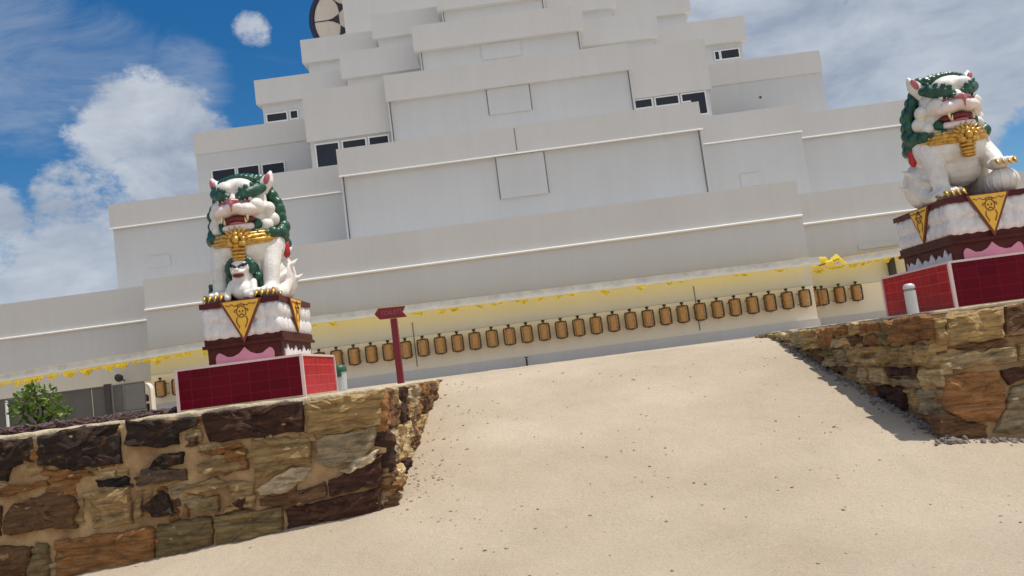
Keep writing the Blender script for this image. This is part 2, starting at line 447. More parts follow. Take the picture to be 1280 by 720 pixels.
n1 = fbm(4.2, 12, .60, (1, 1, 1.7), .15, (3.1, 1.7, .4))
n2 = fbm(15, 12, .66, (1, 1, 1.4), .1, (0, 5, 2))
val = total(fmath('MULTIPLY', n1, .70), fmath('MULTIPLY', n2, .50), fmath('MULTIPLY', bank, .36), fmath('MULTIPLY', right.outputs[0], .46), fmath('MULTIPLY', gap, -.3), fmath('MULTIPLY', puff, .28), fmath('MULTIPLY', behind.outputs[0], .30))
cl = N.new('ShaderNodeMapRange'); cl.interpolation_type = 'SMOOTHSTEP'
cl.inputs['From Min'].default_value = .775; cl.inputs['From Max'].default_value = .90; cl.inputs['To Max'].default_value = .92
L.new(val, cl.inputs['Value'])
# thin high streaks
w1 = fbm(4.5, 12, .68, (1.0, 1.0, 2.6), .7, (1, 0, 7))
band = fmath('MAXIMUM', blob((-.470, .806, .365), .5, 6), fmath('MAXIMUM', blob((-.400, .840, .358), .5, 5), blob((-.335, .872, .345), .5, 4)))
wi = N.new('ShaderNodeMapRange'); wi.interpolation_type = 'SMOOTHSTEP'
wi.inputs['From Min'].default_value = .47; wi.inputs['From Max'].default_value = .80; wi.inputs['To Max'].default_value = .62
L.new(total(fmath('MULTIPLY', w1, .85), fmath('MULTIPLY', band, .26)), wi.inputs['Value'])
hs = N.new('ShaderNodeHueSaturation'); hs.inputs['Saturation'].default_value = 1.40; hs.inputs['Value'].default_value = .93
L.new(sky.outputs[0], hs.inputs['Color'])
# cloud shade varies through the heaps
cs = N.new('ShaderNodeValToRGB'); cs.color_ramp.elements[0].position = .36; cs.color_ramp.elements[1].position = .62
cs.color_ramp.elements[0].color = (3.3, 3.85, 4.75, 1); cs.color_ramp.elements[1].color = (5.9, 6.3, 6.9, 1)
L.new(fbm(6, 8, .6, (1, 1, 2), .3, (8, 2, 3)), cs.inputs['Fac'])
m1 = N.new('ShaderNodeMix'); m1.data_type = 'RGBA'; L.new(wi.outputs[0], m1.inputs[0]); L.new(hs.outputs[0], m1.inputs[6]); m1.inputs[7].default_value = (3.4, 4.1, 5.3, 1)
m2 = N.new('ShaderNodeMix'); m2.data_type = 'RGBA'; L.new(cl.outputs[0], m2.inputs[0]); L.new(m1.outputs[2], m2.inputs[6]); 
# unseen heaps behind the photographer, added and brightened to fill the facade
br = N.new('ShaderNodeMix'); br.data_type = 'RGBA'; br.blend_type = 'MULTIPLY'; br.inputs[0].default_value = 1
bv = fmath('MULTIPLY_ADD', behind.outputs[0], .45, 1.0); cbn = N.new('ShaderNodeCombineXYZ')
for i in range(3): L.new(bv, cbn.inputs[i])
L.new(cs.outputs['Color'], br.inputs[6]); L.new(cbn.outputs[0], br.inputs[7]); L.new(br.outputs[2], m2.inputs[7])
L.new(m2.outputs[2], bg.inputs['Color'])
scene.view_settings.view_transform = 'Standard'; scene.view_settings.look = 'None'
scene.view_settings.exposure = 0; scene.view_settings.gamma = 1

# ------------------------------------------------------------------ ground
PLAT = 1.55
def lerp(a, b, t): return a+(b-a)*max(0, min(1, t))
def ramp_h(y):
    z = .42+.215*(y-7.85)
    k = .25                                    # soft foot and crest
    z = k*.5*math.log(1+math.exp(2*z/k)) if z < 3 else z
    top = PLAT+.005
    d = top-z
    return top-k*.25*math.log(1+math.exp(4*d/k)) if d > -3 else top
def ground_h(x, y):
    if y > 8.32 and x < -1.74: return PLAT
    if y > 8.32 and x > 4.04: return PLAT+.05*lerp(1, 0, (y-13.5)/5)
    z = ramp_h(y)
    if x < -1.45: z -= .085*(-1.45-x)*lerp(0, 1, (y-4)/4)
    if x > 3.7: z -= .14*(x-3.7)*lerp(0, 1, (y-4)/4)
    z = max(z, -.25)
    return z+.016*noise.noise(Vector((x*1.3, y*1.3, 0)))+.011*noise.noise(Vector((x*4.5, y*3.5, 3)))
def frange(a, b, s):
    n = int(round((b-a)/s)); return [a+(b-a)*i/n for i in range(n+1)]
xs = [-900, -300, -80, -30]+frange(-14, 14, .1)+[30, 80, 300, 900]
ys = [-600, -150, -40, -10]+frange(-2, 16, .1)+[22, 32, 90, 300, 1400]
bm = bmn()
grid = [[bm.verts.new((x, y, ground_h(x, y))) for x in xs] for y in ys]
for a, b in zip(grid, grid[1:]):
    for i in range(len(xs)-1): bm.faces.new((a[i], a[i+1], b[i+1], b[i]))
g = obj('ground', bm, M['ground'], smooth=True); tag(g, kind='structure')

# loose stones lying on the ramp: nobody could count them
bm = bmn(); rnd = random.Random(3)
def pebble(x, y, s):
    ico(bm, (x, y, ground_h(x, y)+s*.25), (s*rnd.uniform(.7, 1.3), s*rnd.uniform(.7, 1.2), s*rnd.uniform(.35, .6)), (rnd.uniform(-.3, .3), rnd.uniform(-.3, .3), rnd.uniform(0, 6)))
for i in range(3000):
    y = rnd.uniform(5, 13); x = rnd.uniform(-6, 6)
    if noise.noise(Vector((x*.9, y*.9, 11))) < rnd.uniform(-.35, .35): continue
    if -1.4 < x < 3.7 or y < 7.9: pebble(x, y, .004+.014*rnd.random()**4)
for i in range(110):
    y = rnd.uniform(7.2, 12.8); x = -1.35+abs(rnd.gauss(0, .35))
    pebble(x, y, .006+.016*rnd.random()**3)
for i in range(70):
    t = rnd.gauss(0, .25); pebble(-1.25+t*.8, 8.55+rnd.gauss(0, .4), .006+.020*rnd.random()**3)
tag(obj('loose_pebbles', bm, M['pebble']), kind='stuff', label='small loose pebbles and grit scattered over the pale sandy ramp', cat='pebbles')
bm = bmn()
for i in range(520):
    y = 7.75+4.4*rnd.random()**1.3; x = 3.74-abs(rnd.gauss(0, .07))
    s = .010+.030*rnd.random()**3
    ico(bm, (x, y, ground_h(x, y)+s*.3), (s*rnd.uniform(.7, 1.4), s*rnd.uniform(.7, 1.2), s*rnd.uniform(.5, .8)), (rnd.random(), rnd.random(), rnd.uniform(0, 6)))
for i in range(160):
    x = rnd.uniform(3.7, 6.5); y = 7.9-abs(rnd.gauss(0, .06)); s = .01+.03*rnd.random()**3
    ico(bm, (x, y, ground_h(x, y)+s*.3), (s, s*.9, s*.6), (rnd.random(), rnd.random(), 0))
tag(obj('rubble_strip', bm, M['scree']), kind='stuff', label='strip of grey broken rubble along the foot of the right stone wall', cat='rubble')

# ------------------------------------------------------------------ stone retaining walls
TONE = {'dark': (.040, .026, .020), 'dark2': (.070, .034, .024), 'black': (.022, .017, .016), 'brown': (.17, .094, .045), 'rust': (.32, .16, .06), 'rust2': (.38, .19, .075),
        'tan': (.42, .29, .14), 'tan2': (.42, .29, .13), 'olive': (.25, .19, .09), 'grey': (.13, .09, .065), 'cream': (.70, .58, .40), 'cream2': (.54, .41, .23),
        'greytan': (.42, .34, .215), 'maroon': (.095, .042, .030)}
def stone(bm, poly, tone, put, depth, rnd, rough=.032):
    """one rough stone from its outline (u, v) on the wall face; put(u, v, d) gives the point d out of the face"""
    cl = bm.loops.layers.float_color['stone']
    n = len(poly); c = (sum(p[0] for p in poly)/n, sum(p[1] for p in poly)/n)
    pts = []
    per = [math.dist(poly[i], poly[(i+1) % n]) for i in range(n)]; tot = sum(per)
    for i in range(n):
        a, b = poly[i], poly[(i+1) % n]; k = max(2, int(round(46*per[i]/tot)))
        for j in range(k):
            t = j/k; pts.append((a[0]+(b[0]-a[0])*t, a[1]+(b[1]-a[1])*t))
    sd = rnd.uniform(0, 100); m = len(pts)
    tilt = (rnd.uniform(-.08, .08), rnd.uniform(-.08, .08))
    rings = []
    for s, d in ((1.02, -.10), (1.0, depth*.35), (.965, depth*.8), (.88, depth*1.0), (.66, depth*1.06), (.42, depth*1.08), (.2, depth*1.08)):
        ring = []
        for i, p in enumerate(pts):
            u, v = c[0]+(p[0]-c[0])*s, c[1]+(p[1]-c[1])*s
            if s < 1.01:
                q = Vector((u*9, v*9, sd))
                w_ = noise.noise(q*2.6+Vector((3, 1, 8)))*.5
                u += rough*.8*(noise.noise(q)+w_); v += rough*.8*(noise.noise(q+Vector((9, 3, 1)))+w_)
                if d > 0:
                    d2 = d+rough*1.3*noise.noise(Vector((u*5, v*7, sd+5)))+rough*1.1*noise.noise(Vector((u*16, v*22, sd+9)))
                    d2 += (abs(noise.noise(Vector((u*4, v*11, sd+20))))*-1.6+.4)*rough
                    d2 += tilt[0]*(u-c[0])+tilt[1]*(v-c[1])
                else: d2 = d
            else: d2 = d
            ring.append(bm.verts.new(put(u, v, d2)))
        rings.append(ring)
    k = rnd.uniform(.85, 1.2); col = tuple(t*k for t in tone)
    def face(vs):
        f = bm.faces.new(vs)
        for l in f.loops: l[cl] = (*col, 1)
    for a, b in zip(rings, rings[1:]):
        for i in range(m): face((a[i], a[(i+1) % m], b[(i+1) % m], b[i]))
    face(rings[-1])
def rubble(bm, u0, u1, v0f, v1, put, tones, rnd, hmin=.14, hmax=.34, wmin=.18, wmax=.6, depth=.05, rough=.03, skip=0.0):
    """coursed random rubble between u0..u1, from v0f(u) up to v1"""
    v = v1
    while v > v0f(u0)-.05 or v > v0f(u1)-.05:
        h = rnd.uniform(hmin, hmax); u = u0+rnd.uniform(-.15, 0)
        while u < u1:
            wd = rnd.uniform(wmin, wmax); ua, ub = max(u, u0), min(u+wd, u1); u += wd
            if ub-ua < .07: continue
            g_ = .012
            parts = [(v-h, v)] if rnd.random() < .72 or h < .2 else [(v-h, v-h*.52), (v-h*.48, v)]
            for va, vb in parts:
                if vb < v0f((ua+ub)/2)-.02 or (skip and rnd.random() < skip): continue
                j = lambda: rnd.uniform(-.022, .022)
                P = [(ua+g_+j()*.6, va+g_+j()), ((ua+ub)/2, va+g_+j()), (ub-g_+j()*.6, va+g_+j()), (ub-g_+j(), (va+vb)/2), (ub-g_+j()*.6, vb-g_+min(0, j())), ((ua+ub)/2, vb-g_+min(0, j())), (ua+g_+j()*.6, vb-g_+min(0, j())), (ua+g_+j(), (va+vb)/2)]
                stone(bm, P, TONE[rnd.choice(tones)], put, depth*rnd.uniform(.6, 1.5), rnd, rough)
        v -= h
def stone_bm():
    b = bmn(); b.loops.layers.float_color.new('stone'); return b
def rough_slab(bm, x0, x1, y0, y1, z0, z1, step=.06, amp=.012, seed=0, faces='fs'):
    """mortar core: box whose faces are subdivided and slightly uneven"""
    nx = max(2, int((x1-x0)/step)); ny = max(2, int((y1-y0)/step)); nz = max(2, int((z1-z0)/step))
    def disp(p):
        q = Vector(p)*6+Vector((seed, 0, 0)); return Vector((noise.noise(q), noise.noise(q+Vector((7, 7, 0))), noise.noise(q+Vector((0, 9, 9)))*.6))*amp
    def sheet(f, a, b):
        G = [[bm.verts.new(Vector(f(i/a, j/b))+disp(f(i/a, j/b))) for i in range(a+1)] for j in range(b+1)]
        for p, q in zip(G, G[1:]):
            for i in range(a): bm.faces.new((p[i], p[i+1], q[i+1], q[i]))
    X = lambda t: x0+(x1-x0)*t; Y = lambda t: y0+(y1-y0)*t; Z = lambda t: z0+(z1-z0)*t
    sheet(lambda a, b: (X(a), y0, Z(b)), nx, nz); sheet(lambda a, b: (X(a), y1, Z(b)), nx, 2)
    sheet(lambda a, b: (X(a), Y(b), z1), nx, ny)
    sheet(lambda a, b: (x0, Y(a), Z(b)), ny, nz); sheet(lambda a, b: (x1, Y(a), Z(b)), ny, nz)
    bmesh.ops.remove_doubles(bm, verts=bm.verts, dist=.0005)
LS = [
('dark',[(-5.44,1.54),(-4.82,1.52),(-4.82,1.28),(-5.03,1.26),(-5.08,1.14),(-5.47,1.15)]),
('dark',[(-4.78,1.51),(-4.33,1.56),(-3.97,1.53),(-3.98,1.16),(-4.32,1.17),(-4.51,1.18),(-4.77,1.25)]),
('brown',[(-5.14,0.83),(-5.05,0.90),(-4.52,1.01),(-4.42,0.84),(-4.45,0.62),(-4.65,0.65),(-5.16,0.63)]),
('black',[(-4.24,1.04),(-3.91,1.03),(-3.92,0.95),(-4.22,0.97)]),
('tan',[(-4.38,0.93),(-3.91,0.93),(-3.92,0.59),(-4.29,0.60),(-4.32,0.74)]),
('brown',[(-5.43,0.57),(-4.90,0.52),(-4.90,0.34),(-4.99,0.16),(-5.46,0.15)]),
('olive',[(-4.87,0.53),(-4.72,0.49),(-4.73,0.21),(-4.95,0.17)]),
('rust',[(-4.68,0.53),(-3.98,0.53),(-3.72,0.56),(-3.74,0.20),(-4.69,0.19)]),
('rust',[(-5.40,1.07),(-4.70,1.10),(-4.67,1.05),(-5.40,0.96)]),
('rust',[(-4.79,1.20),(-4.31,1.14),(-4.25,1.09),(-4.65,1.09)]),
('brown',[(-5.41,0.88),(-5.16,0.90),(-5.18,0.65),(-5.43,0.63)]),
('dark',[(-3.91,1.56),(-3.23,1.50),(-3.23,1.42),(-3.40,1.39),(-3.41,1.27),(-3.63,1.26),(-3.93,1.33)]),
('brown',[(-3.33,1.30),(-3.21,1.31),(-3.23,1.24),(-3.36,1.24)]),
('dark2',[(-3.17,1.53),(-2.20,1.53),(-2.22,1.24),(-3.13,1.25),(-3.16,1.41)]),
('black',[(-3.71,1.10),(-3.59,1.21),(-3.37,1.19),(-3.40,1.08),(-3.54,1.08)]),
('grey',[(-3.84,0.94),(-3.79,1.09),(-3.37,1.04),(-3.36,0.93)]),
('tan',[(-3.26,1.07),(-3.11,1.11),(-2.79,1.16),(-2.78,0.97),(-2.95,0.96),(-3.23,0.97)]),
('rust',[(-3.25,1.17),(-2.84,1.22),(-2.82,1.18),(-3.14,1.13)]),
('dark',[(-3.80,0.74),(-3.62,0.86),(-3.56,0.81),(-3.50,0.63),(-3.71,0.62)]),
('rust',[(-3.42,0.69),(-3.40,0.71),(-3.37,0.59),(-3.42,0.60)]),
('olive',[(-3.31,0.62),(-3.25,0.76),(-3.07,0.75),(-3.09,0.60)]),
('dark2',[(-2.95,0.65),(-2.83,0.73),(-2.79,0.71),(-2.90,0.58)]),
('tan',[(-3.48,0.85),(-3.08,0.94),(-2.96,0.83),(-3.29,0.79)]),
('olive',[(-3.69,0.56),(-3.17,0.57),(-3.18,0.22),(-3.72,0.20)]),
('olive',[(-3.15,0.57),(-2.49,0.58),(-2.51,0.26),(-3.16,0.23)]),
('tan2',[(-2.17,1.52),(-1.44,1.54),(-1.48,1.22),(-1.99,1.18),(-2.20,1.22)]),
('tan2',[(-2.73,1.24),(-2.18,1.19),(-2.18,0.93),(-2.33,0.96),(-2.74,0.84)]),
('cream',[(-2.74,0.75),(-2.57,0.85),(-2.33,0.94),(-2.18,0.89),(-2.24,0.81),(-2.48,0.69),(-2.69,0.70)]),
('brown',[(-2.72,0.68),(-2.46,0.68),(-2.06,0.75),(-2.07,0.63),(-2.28,0.58),(-2.71,0.60)]),
('rust',[(-2.98,1.16),(-2.77,1.16),(-2.79,0.95),(-3.01,0.93)]),
('tan',[(-3.01,0.89),(-2.74,0.82),(-2.76,0.60),(-3.06,0.60),(-2.90,0.66)]),
('maroon',[(-2.47,0.55),(-1.55,0.64),(-1.56,0.40),(-2.48,0.25)]),
('greytan',[(-2.12,1.16),(-1.52,1.20),(-1.52,1.13),(-1.68,0.91),(-2.03,0.89),(-2.13,0.96)]),
('maroon',[(-2.03,0.76),(-1.68,0.88),(-1.51,0.96),(-1.54,0.67),(-1.86,0.63),(-2.05,0.62)]),
('cream',[(-1.93,0.84),(-1.63,0.97),(-1.53,1.00),(-1.57,0.91),(-1.82,0.80)]),
('tan',[(-3.88,0.84),(-3.79,0.89),(-3.83,0.65),(-3.89,0.64)]),
]
RS = [
('tan2',[(3.91,1.54),(4.45,1.57),(4.40,1.27),(3.87,1.28)]),
('brown',[(4.47,1.57),(4.97,1.59),(4.92,1.31),(4.41,1.28)]),
('cream2',[(3.78,1.18),(4.48,1.20),(4.46,1.05),(3.80,1.04)]),
('rust2',[(3.79,1.01),(4.29,0.99),(4.33,0.73),(4.23,0.53),(3.93,0.55),(3.74,0.69)]),
('maroon',[(4.32,0.99),(4.78,1.00),(4.77,0.91),(4.38,0.86)]),
('greytan',[(4.39,0.82),(4.77,0.88),(4.68,0.37),(4.15,0.42),(4.33,0.67)]),
('brown',[(3.66,0.67),(3.75,0.65),(4.11,0.50),(4.07,0.37),(3.63,0.41)]),
('tan2',[(4.51,1.21),(4.90,1.23),(4.86,1.03),(4.49,1.06)]),
]
putL = lambda u, v, d: (u, 8.0-d, v)
rs = random.Random(11)
wl = thing('stone_wall', 'low rubble stone wall of dark brown and tan blocks beside the shrub and mulch bed', 'stone wall', (-2, 8, 0))
bm = bmn(); rough_slab(bm, -12, -1.47, 8.0, 8.42, -.4, PLAT-.03, seed=1, amp=.020, step=.035)
rough_slab(bm, -1.95, -1.475, 8.42, 13.25, .2, PLAT-.03, seed=2)
obj('mortar', bm, M['mortar'], wl, smooth=True)
bm = stone_bm()
rubble(bm, -5.6, -1.5, lambda u: .42+.085*min(0, u+1.45)-.02, PLAT-.02, putL, ['tan', 'rust', 'tan2', 'brown', 'cream2', 'rust2', 'tan', 'greytan'], random.Random(41), .09, .17, .10, .34, .016, .024, .62)
for t, P in LS: stone(bm, P, TONE[t], putL, .055 if t not in ('cream',) else .06, rs)
rubble(bm, -11.8, -5.5, lambda u: -.2, PLAT-.01, putL, ['dark', 'brown', 'rust', 'tan', 'olive', 'dark2'], rs, .25, .36, .3, .9)
putLs = lambda u, v, d: (-1.475+d, u, v)
rubble(bm, 7.97, 13.3, lambda u: ramp_h(u)-.05, PLAT-.0, putLs, ['tan2', 'cream2', 'brown', 'brown', 'rust', 'greytan', 'dark2', 'tan'], rs, .22, .42, .25, .6, .045, .036)
obj('stones', bm, M['stone'], wl)
bm = bmn()
rough_slab(bm, -12, -1.50, 8.0, 8.40, PLAT-.055, PLAT+.012, .035, .030, 5); rough_slab(bm, -1.93, -1.50, 8.40, 13.2, PLAT-.03, PLAT+.010, .05, .012, 8)
obj('mortar_capping', bm, M['cap'], wl, smooth=True)

wr = thing('stone_wall', 'rough tan sandstone retaining wall rising beside the ramp below the lion with the ball', 'stone wall', (4, 8, 0))
bm = bmn(); rough_slab(bm, 3.775, 14, 8.0, 8.42, -.4, PLAT+.03, seed=11, amp=.02); rough_slab(bm, 3.775, 4.25, 8.42, 14.2, .2, PLAT+.03, seed=12)
obj('mortar', bm, M['mortar'], wr, smooth=True)
bm = stone_bm(); rs = random.Random(5)
for t, P in RS: stone(bm, P, TONE[t], putL, .06, rs, .03)
stone(bm, [(3.79, 1.54), (3.89, 1.54), (3.86, 1.29), (3.78, 1.29)], TONE['tan2'], putL, .05, rs, .03)
stone(bm, [(3.78, 1.26), (4.42, 1.27), (4.44, 1.22), (3.78, 1.2)], TONE['brown'], putL, .03, rs, .03)
rubble(bm, 4.98, 13.8, lambda u: 0, PLAT+.05, putL, ['tan2', 'brown', 'rust2', 'greytan', 'cream2', 'olive'], rs, .22, .4, .3, .9, .06)
putRs = lambda u, v, d: (3.775-d, u, v)
rubble(bm, 7.97, 14.1, lambda u: ramp_h(u)-.05, PLAT+.05, putRs, ['tan2', 'tan2', 'tan', 'brown', 'olive', 'rust', 'dark2', 'cream2', 'greytan'], rs, .16, .36, .2, .75, .05)
obj('stones', bm, M['stone'], wr)
bm = bmn(); rough_slab(bm, 3.80, 14, 8.0, 8.40, PLAT+.03, PLAT+.062, .06, .012, 15); rough_slab(bm, 3.80, 4.22, 8.40, 14.1, PLAT+.03, PLAT+.060, .06, .012, 18)
obj('mortar_capping', bm, M['cap'], wr, smooth=True)
# ------------------------------------------------------------------ the stupa
st = thing('stupa', 'huge white stepped stupa rising in terraces behind the two lion statues', 'stupa', (.5, 60, PLAT))
BACK = 88
# tier: wall depth, parapet band, three bays from the centre outwards
# (x0, x1, front y, z bottom, z string, z top, overhang of the parapet, niche recess)
def bay(x0, x1, y, zb, zs, zt, over, recess=0.0, mats=('wall', 'wall_bounce'), nose=True, nose_z=None, side=0.0, nk=1.0):
    b = bmn()
    if recess:
        box(b, x0, x1, y+recess, BACK-y*.1, zb, zs+.02)
        box(b, x0-.06, x0, y+.002, y+3, zb, zs+.02); box(b, x1, x1+.06, y+.002, y+3, zb, zs+.02)
    else:
        box(b, x0, x1, y, BACK-y*.1, zb, zs+.02)
    obj('terrace_wall', b, M[mats[0]], st)
    if recess:
        for xa in (x0+.004, x1-.044):
            b = bmn(); box(b, xa, xa+.04, y+recess-.012, y+recess+.05, zb+.1, zs-.003); obj('reveal_shade_strip', b, M['joint_and_shade'], st)  # dark strip that paints in the shade of the niche reveal
    e = over
    b = bmn(); px0, px1 = (x0-.06, x1+.06) if recess else (x0, x1)
    box(b, px0-e-side, px1+e+side, y-e, BACK-y*.1+.4, zs, zt)
    obj('parapet', b, M[mats[1]], st, bevel=.02)
    if nose:
        b = bmn(); zn = nose_z or zs
        prof = [(0, -.06), (-.085, -.06), (-.105, -.04), (-.11, -.01), (-.10, .015), (-.06, .035), (0, .04)]
        prof = [(p*nk, q*nk) for p, q in prof]
        ax0, ax1 = px0-e-.0, px1+e+.0
        a = [b.verts.new((ax0, y-e-.003+p[0], zn+p[1])) for p in prof]; c = [b.verts.new((ax1, y-e-.003+p[0], zn+p[1])) for p in prof]
        b.faces.new(a); b.faces.new(c[::-1])
        for i in range(len(prof)): b.faces.new((a[i], c[i], c[(i+1) % len(prof)], a[(i+1) % len(prof)]))
        obj('string_course', b, M['nosing'], st)
# storey 1
bay(-9.9, 10.96, 32.0, 3.2, 5.90, 7.27, .0)
bay(-15.43, 16.4, 34.0, 3.1, 5.80, 7.05, .0)
bay(-25.5, 26.5, 36.2, 3.0, 5.62, 7.14, .0)
# storey 2
bay(-7.0, 8.31, 35.0, 6.2, 10.50, 11.70, .06, .14, nk=.6)
bay(-12.5, 13.30, 37.2, 6.1, 10.36, 11.62, .03, nk=.6)
bay(-18.9, 19.9, 39.0, 6.0, 10.45, 11.62, .10, nk=.7)
# storey 3
bay(-5.05, 6.19, 38.0, 10.8, 14.50, 15.75, .05, .14, nose=False)
bay(-9.05, 9.86, 38.62, 10.7, 13.25, 15.7, .12, nose=False)
bay(-15.4, 16.15, 41.0, 10.6, 14.10, 15.22, .04, nose=False)
# storey 4
bay(-3.56, 4.45, 41.0, 14.8, 17.84, 19.15, .24, .08, nose=False)
bay(-7.75, 8.55, 43.0, 14.7, 17.68, 19.1, .25, nose=False)
bay(-12.95, 13.65, 45.0, 14.6, 17.62, 18.98, .26, nose=False)
b = bmn(); box(b, -13.75, 14.3, 46.0, 84.3, 14.9, 16.66); obj('terrace_wall', b, M['wall'], st)
# storey 5
bay(-2.36, 3.11, 44.0, 18.0, 21.12, 22.6, .24, .08, nose=False)
bay(-6.30, 7.05, 46.0, 17.9, 20.86, 22.25, .26, nose=False)
bay(-10.85, 11.6, 48.0, 17.8, 20.80, 22.2, .28, nose=False)
# niche panels, boxed out from the recessed walls
for x0, x1, y, z0, z1, zin in ((-.40, 1.62, 35.04, 8.66, 10.47, 35.3), (-.46, 1.50, 38.08, 13.26, 14.49, 38.3), (-.50, 1.47, 41.03, 17.02, 17.83, 41.3)):
    b = bmn(); box(b, x0, x1, y, zin, z0, z1); obj('niche_panel', b, M['wall'], st, bevel=.012)
    b = bmn()
    for x in (x0-.045, x1+.02): box(b, x, x+.025, zin-.18, zin, z0+.003, z1-.003)
    split('panel_joint', b, M['joint_and_shade'], st)
# expansion joints
b = bmn(); box(b, .51, .54, 34.925, 35, 10.62, 11.6); obj('expansion_joint', b, M['joint_and_shade'], st)
for x, y, z0, z1 in ((-4.36, 31.985, 2.05, 3.75), (6.45, 31.985, 2.05, 3.75)):
    b = bmn(); box(b, x, x+.035, y, y+.05, z0, z1); obj('expansion_joint', b, M['joint_and_shade'], st)
# shallow hatches
for x0, x1, y, z0, z1, mm in ((13.67, 15.23, 33.96, 4.47, 4.67, 'wall'), (10.30, 11.22, 37.17, 8.2, 8.78, 'wall'), (-17.3, -16.3, 38.97, 8.35, 8.9, 'wall')):
    b = bmn(); box(b, x0, x1, y, y+.2, z0, z1); obj('access_hatch', b, M[mm], st, bevel=.012)
# vents / small dark outlets
b = bmn()
for x, y, z in ((-9.35, 45-.012, 17.0), (4.7, 43-.012, 16.9), (12.9, 41-.012, 13.2), (4.65, 35.33, 8.0)):
    box(b, x, x+.09, y-.03, y+.05, z, z+.09)
split('weep_outlet', b, M['black'], st)

def window(poly, y, fr=.06):
    """poly: pane outline (x, z); white raised frame round it, dark glass set back inside"""
    cx = sum(p[0] for p in poly)/len(poly); cz = sum(p[1] for p in poly)/len(poly)
    n = len(poly); out = []
    ar = sum(poly[i][0]*poly[(i+1) % n][1]-poly[(i+1) % n][0]*poly[i][1] for i in range(n))
    sg = 1 if ar > 0 else -1
    for i in range(n):
        a, b_, c = Vector(poly[i-1]), Vector(poly[i]), Vector(poly[(i+1) % n])
        d1 = (b_-a).normalized(); d2 = (c-b_).normalized()
        n1_ = Vector((d1.y, -d1.x))*sg; n2_ = Vector((d2.y, -d2.x))*sg
        out.append(tuple(b_+(n1_+n2_)*fr/(1+n1_.dot(n2_))))
    b = bmn()
    A = [b.verts.new((x, y-.07, z)) for x, z in out]; B = [b.verts.new((x, y-.07, z)) for x, z in poly]
    C_ = [b.verts.new((x, y-.002, z)) for x, z in out]; D_ = [b.verts.new((x, y-.002, z)) for x, z in poly]
    for i in range(n):
        j = (i+1) % n
        b.faces.new((A[i], A[j], B[j], B[i])); b.faces.new((A[i], C_[i], C_[j], A[j])); b.faces.new((B[i], B[j], D_[j], D_[i])); b.faces.new((C_[i], D_[i], D_[j], C_[j]))
    f = obj('window', b, M['trim'], st)
    b = bmn(); prism_xz(b, poly, y-.022, y-.004); obj('pane', b, M['glass'], f)
rect = lambda x0, x1, z0, z1: [(x0, z0), (x1, z0), (x1, z1), (x0, z1)]
for P in (rect(-8.78, -7.73, 12.0, 13.06), rect(-7.5, -6.44, 12.71, 13.07), rect(-6.24, -5.36, 12.73, 13.08),
          rect(6.37, 7.13, 12.81, 13.17), rect(7.33, 8.38, 12.80, 13.17),
          [(8.57, 13.17), (8.57, 12.84), (8.95, 12.84), (8.95, 12.15), (9.64, 12.15), (9.64, 13.17)]):
    window(P, 38.62)
for P in (rect(-14.62, -13.5, 12.62, 13.15), rect(-13.33, -12.3, 12.62, 13.15), rect(-12.09, -11.02, 12.62, 13.12)): window(P, 41.0)
for P in (rect(-12.74, -11.66, 16.62, 17.03), rect(-11.43, -11.06, 16.64, 17.05), rect(12.12, 12.33, 16.78, 17.22), rect(12.46, 13.42, 16.77, 17.23)): window(P, 45.0)

# dome drum and its round emblem
b = bmn(); lathe(b, [(9.4, 0), (9.4, 9), (10.2, 10), (10.6, 13), (10.0, 16.5), (8.4, 19.4), (5.6, 21.6), (2.2, 22.6), (.4, 22.8)], (.45, 64, 21), 72)
obj('dome', b, M['wall_bounce'], st, smooth=True)
b = bmn(); box(b, -9.42, 10.3, 53.6, 62, 21.2, 33); obj('dome_plinth', b, M['wall_bounce'], st, bevel=.05)
def emblem(cx, cz, y, rad=2.72):
    b = bmn()
    for r_, y0, y1 in ((rad, y, y+.5),):
        prism_xz(b, [(cx+r_*math.cos(t*math.pi/36), cz+r_*math.sin(t*math.pi/36)) for t in range(72)], y0, y1)
    d = obj('emblem_disc', b, M['cream'], st)
    b = bmn(); ring = [(cx+(rad+.07)*math.cos(t*math.pi/36), y+.1, cz+(rad+.07)*math.sin(t*math.pi/36)) for t in range(73)]
    tube(b, ring, .23, 8, False); obj('rim', b, M['navy'], d, smooth=True)
    b = bmn()
    for k in range(7):
        a = math.pi-k*2*math.pi/7
        ca, sa = math.cos(a), math.sin(a)
        P = lambda r_, t_: (cx+ca*r_-sa*t_, cz+sa*r_+ca*t_)
        # fan of dark lines: a leaf pointing at the rim with its stalk
        b = bmn()
        for i, (hw, r_in, r_out) in enumerate(((.16, 1.12, 1.75), (.30, 1.0, 1.5), (.40, .88, 1.22))):
            prism_xz(b, [P(r_in, -hw), P(r_out, -.015), P(r_out, .015), P(r_in, hw)], y-.02-.006*i, y-.003)
        prism_xz(b, [P(1.7, -.035), P(rad-.05, -.03), P(rad-.05, .03), P(1.7, .035)], y-.024, y-.003)
        obj('leaf_ornament', b, M['black'], d)
emblem(-9.30, 26.9, 56.0)

# ground storey: wheel walls, skirting
b = bmn(); box(b, -9.9, 10.94, 32.0, 40, 1.4, 3.21); obj('wheel_wall', b, M['wheelwall'], st)
b = bmn(); box(b, -15.44, 16.38, 34.0, 42, 1.4, 3.11); obj('wheel_wall', b, M['wheelwall'], st)
b = bmn(); box(b, -25.5, 26.5, 36.2, 44, 1.4, 3.01); obj('wheel_wall', b, M['wheelwall'], st)
for x0, x1, y in ((-9.94, 10.98, 31.9), (-15.48, 16.4, 33.92)):
    b = bmn(); box(b, x0, x1, y, y+.2, 1.45, 1.93); obj('skirting', b, M['skirt'], st, bevel=.02)
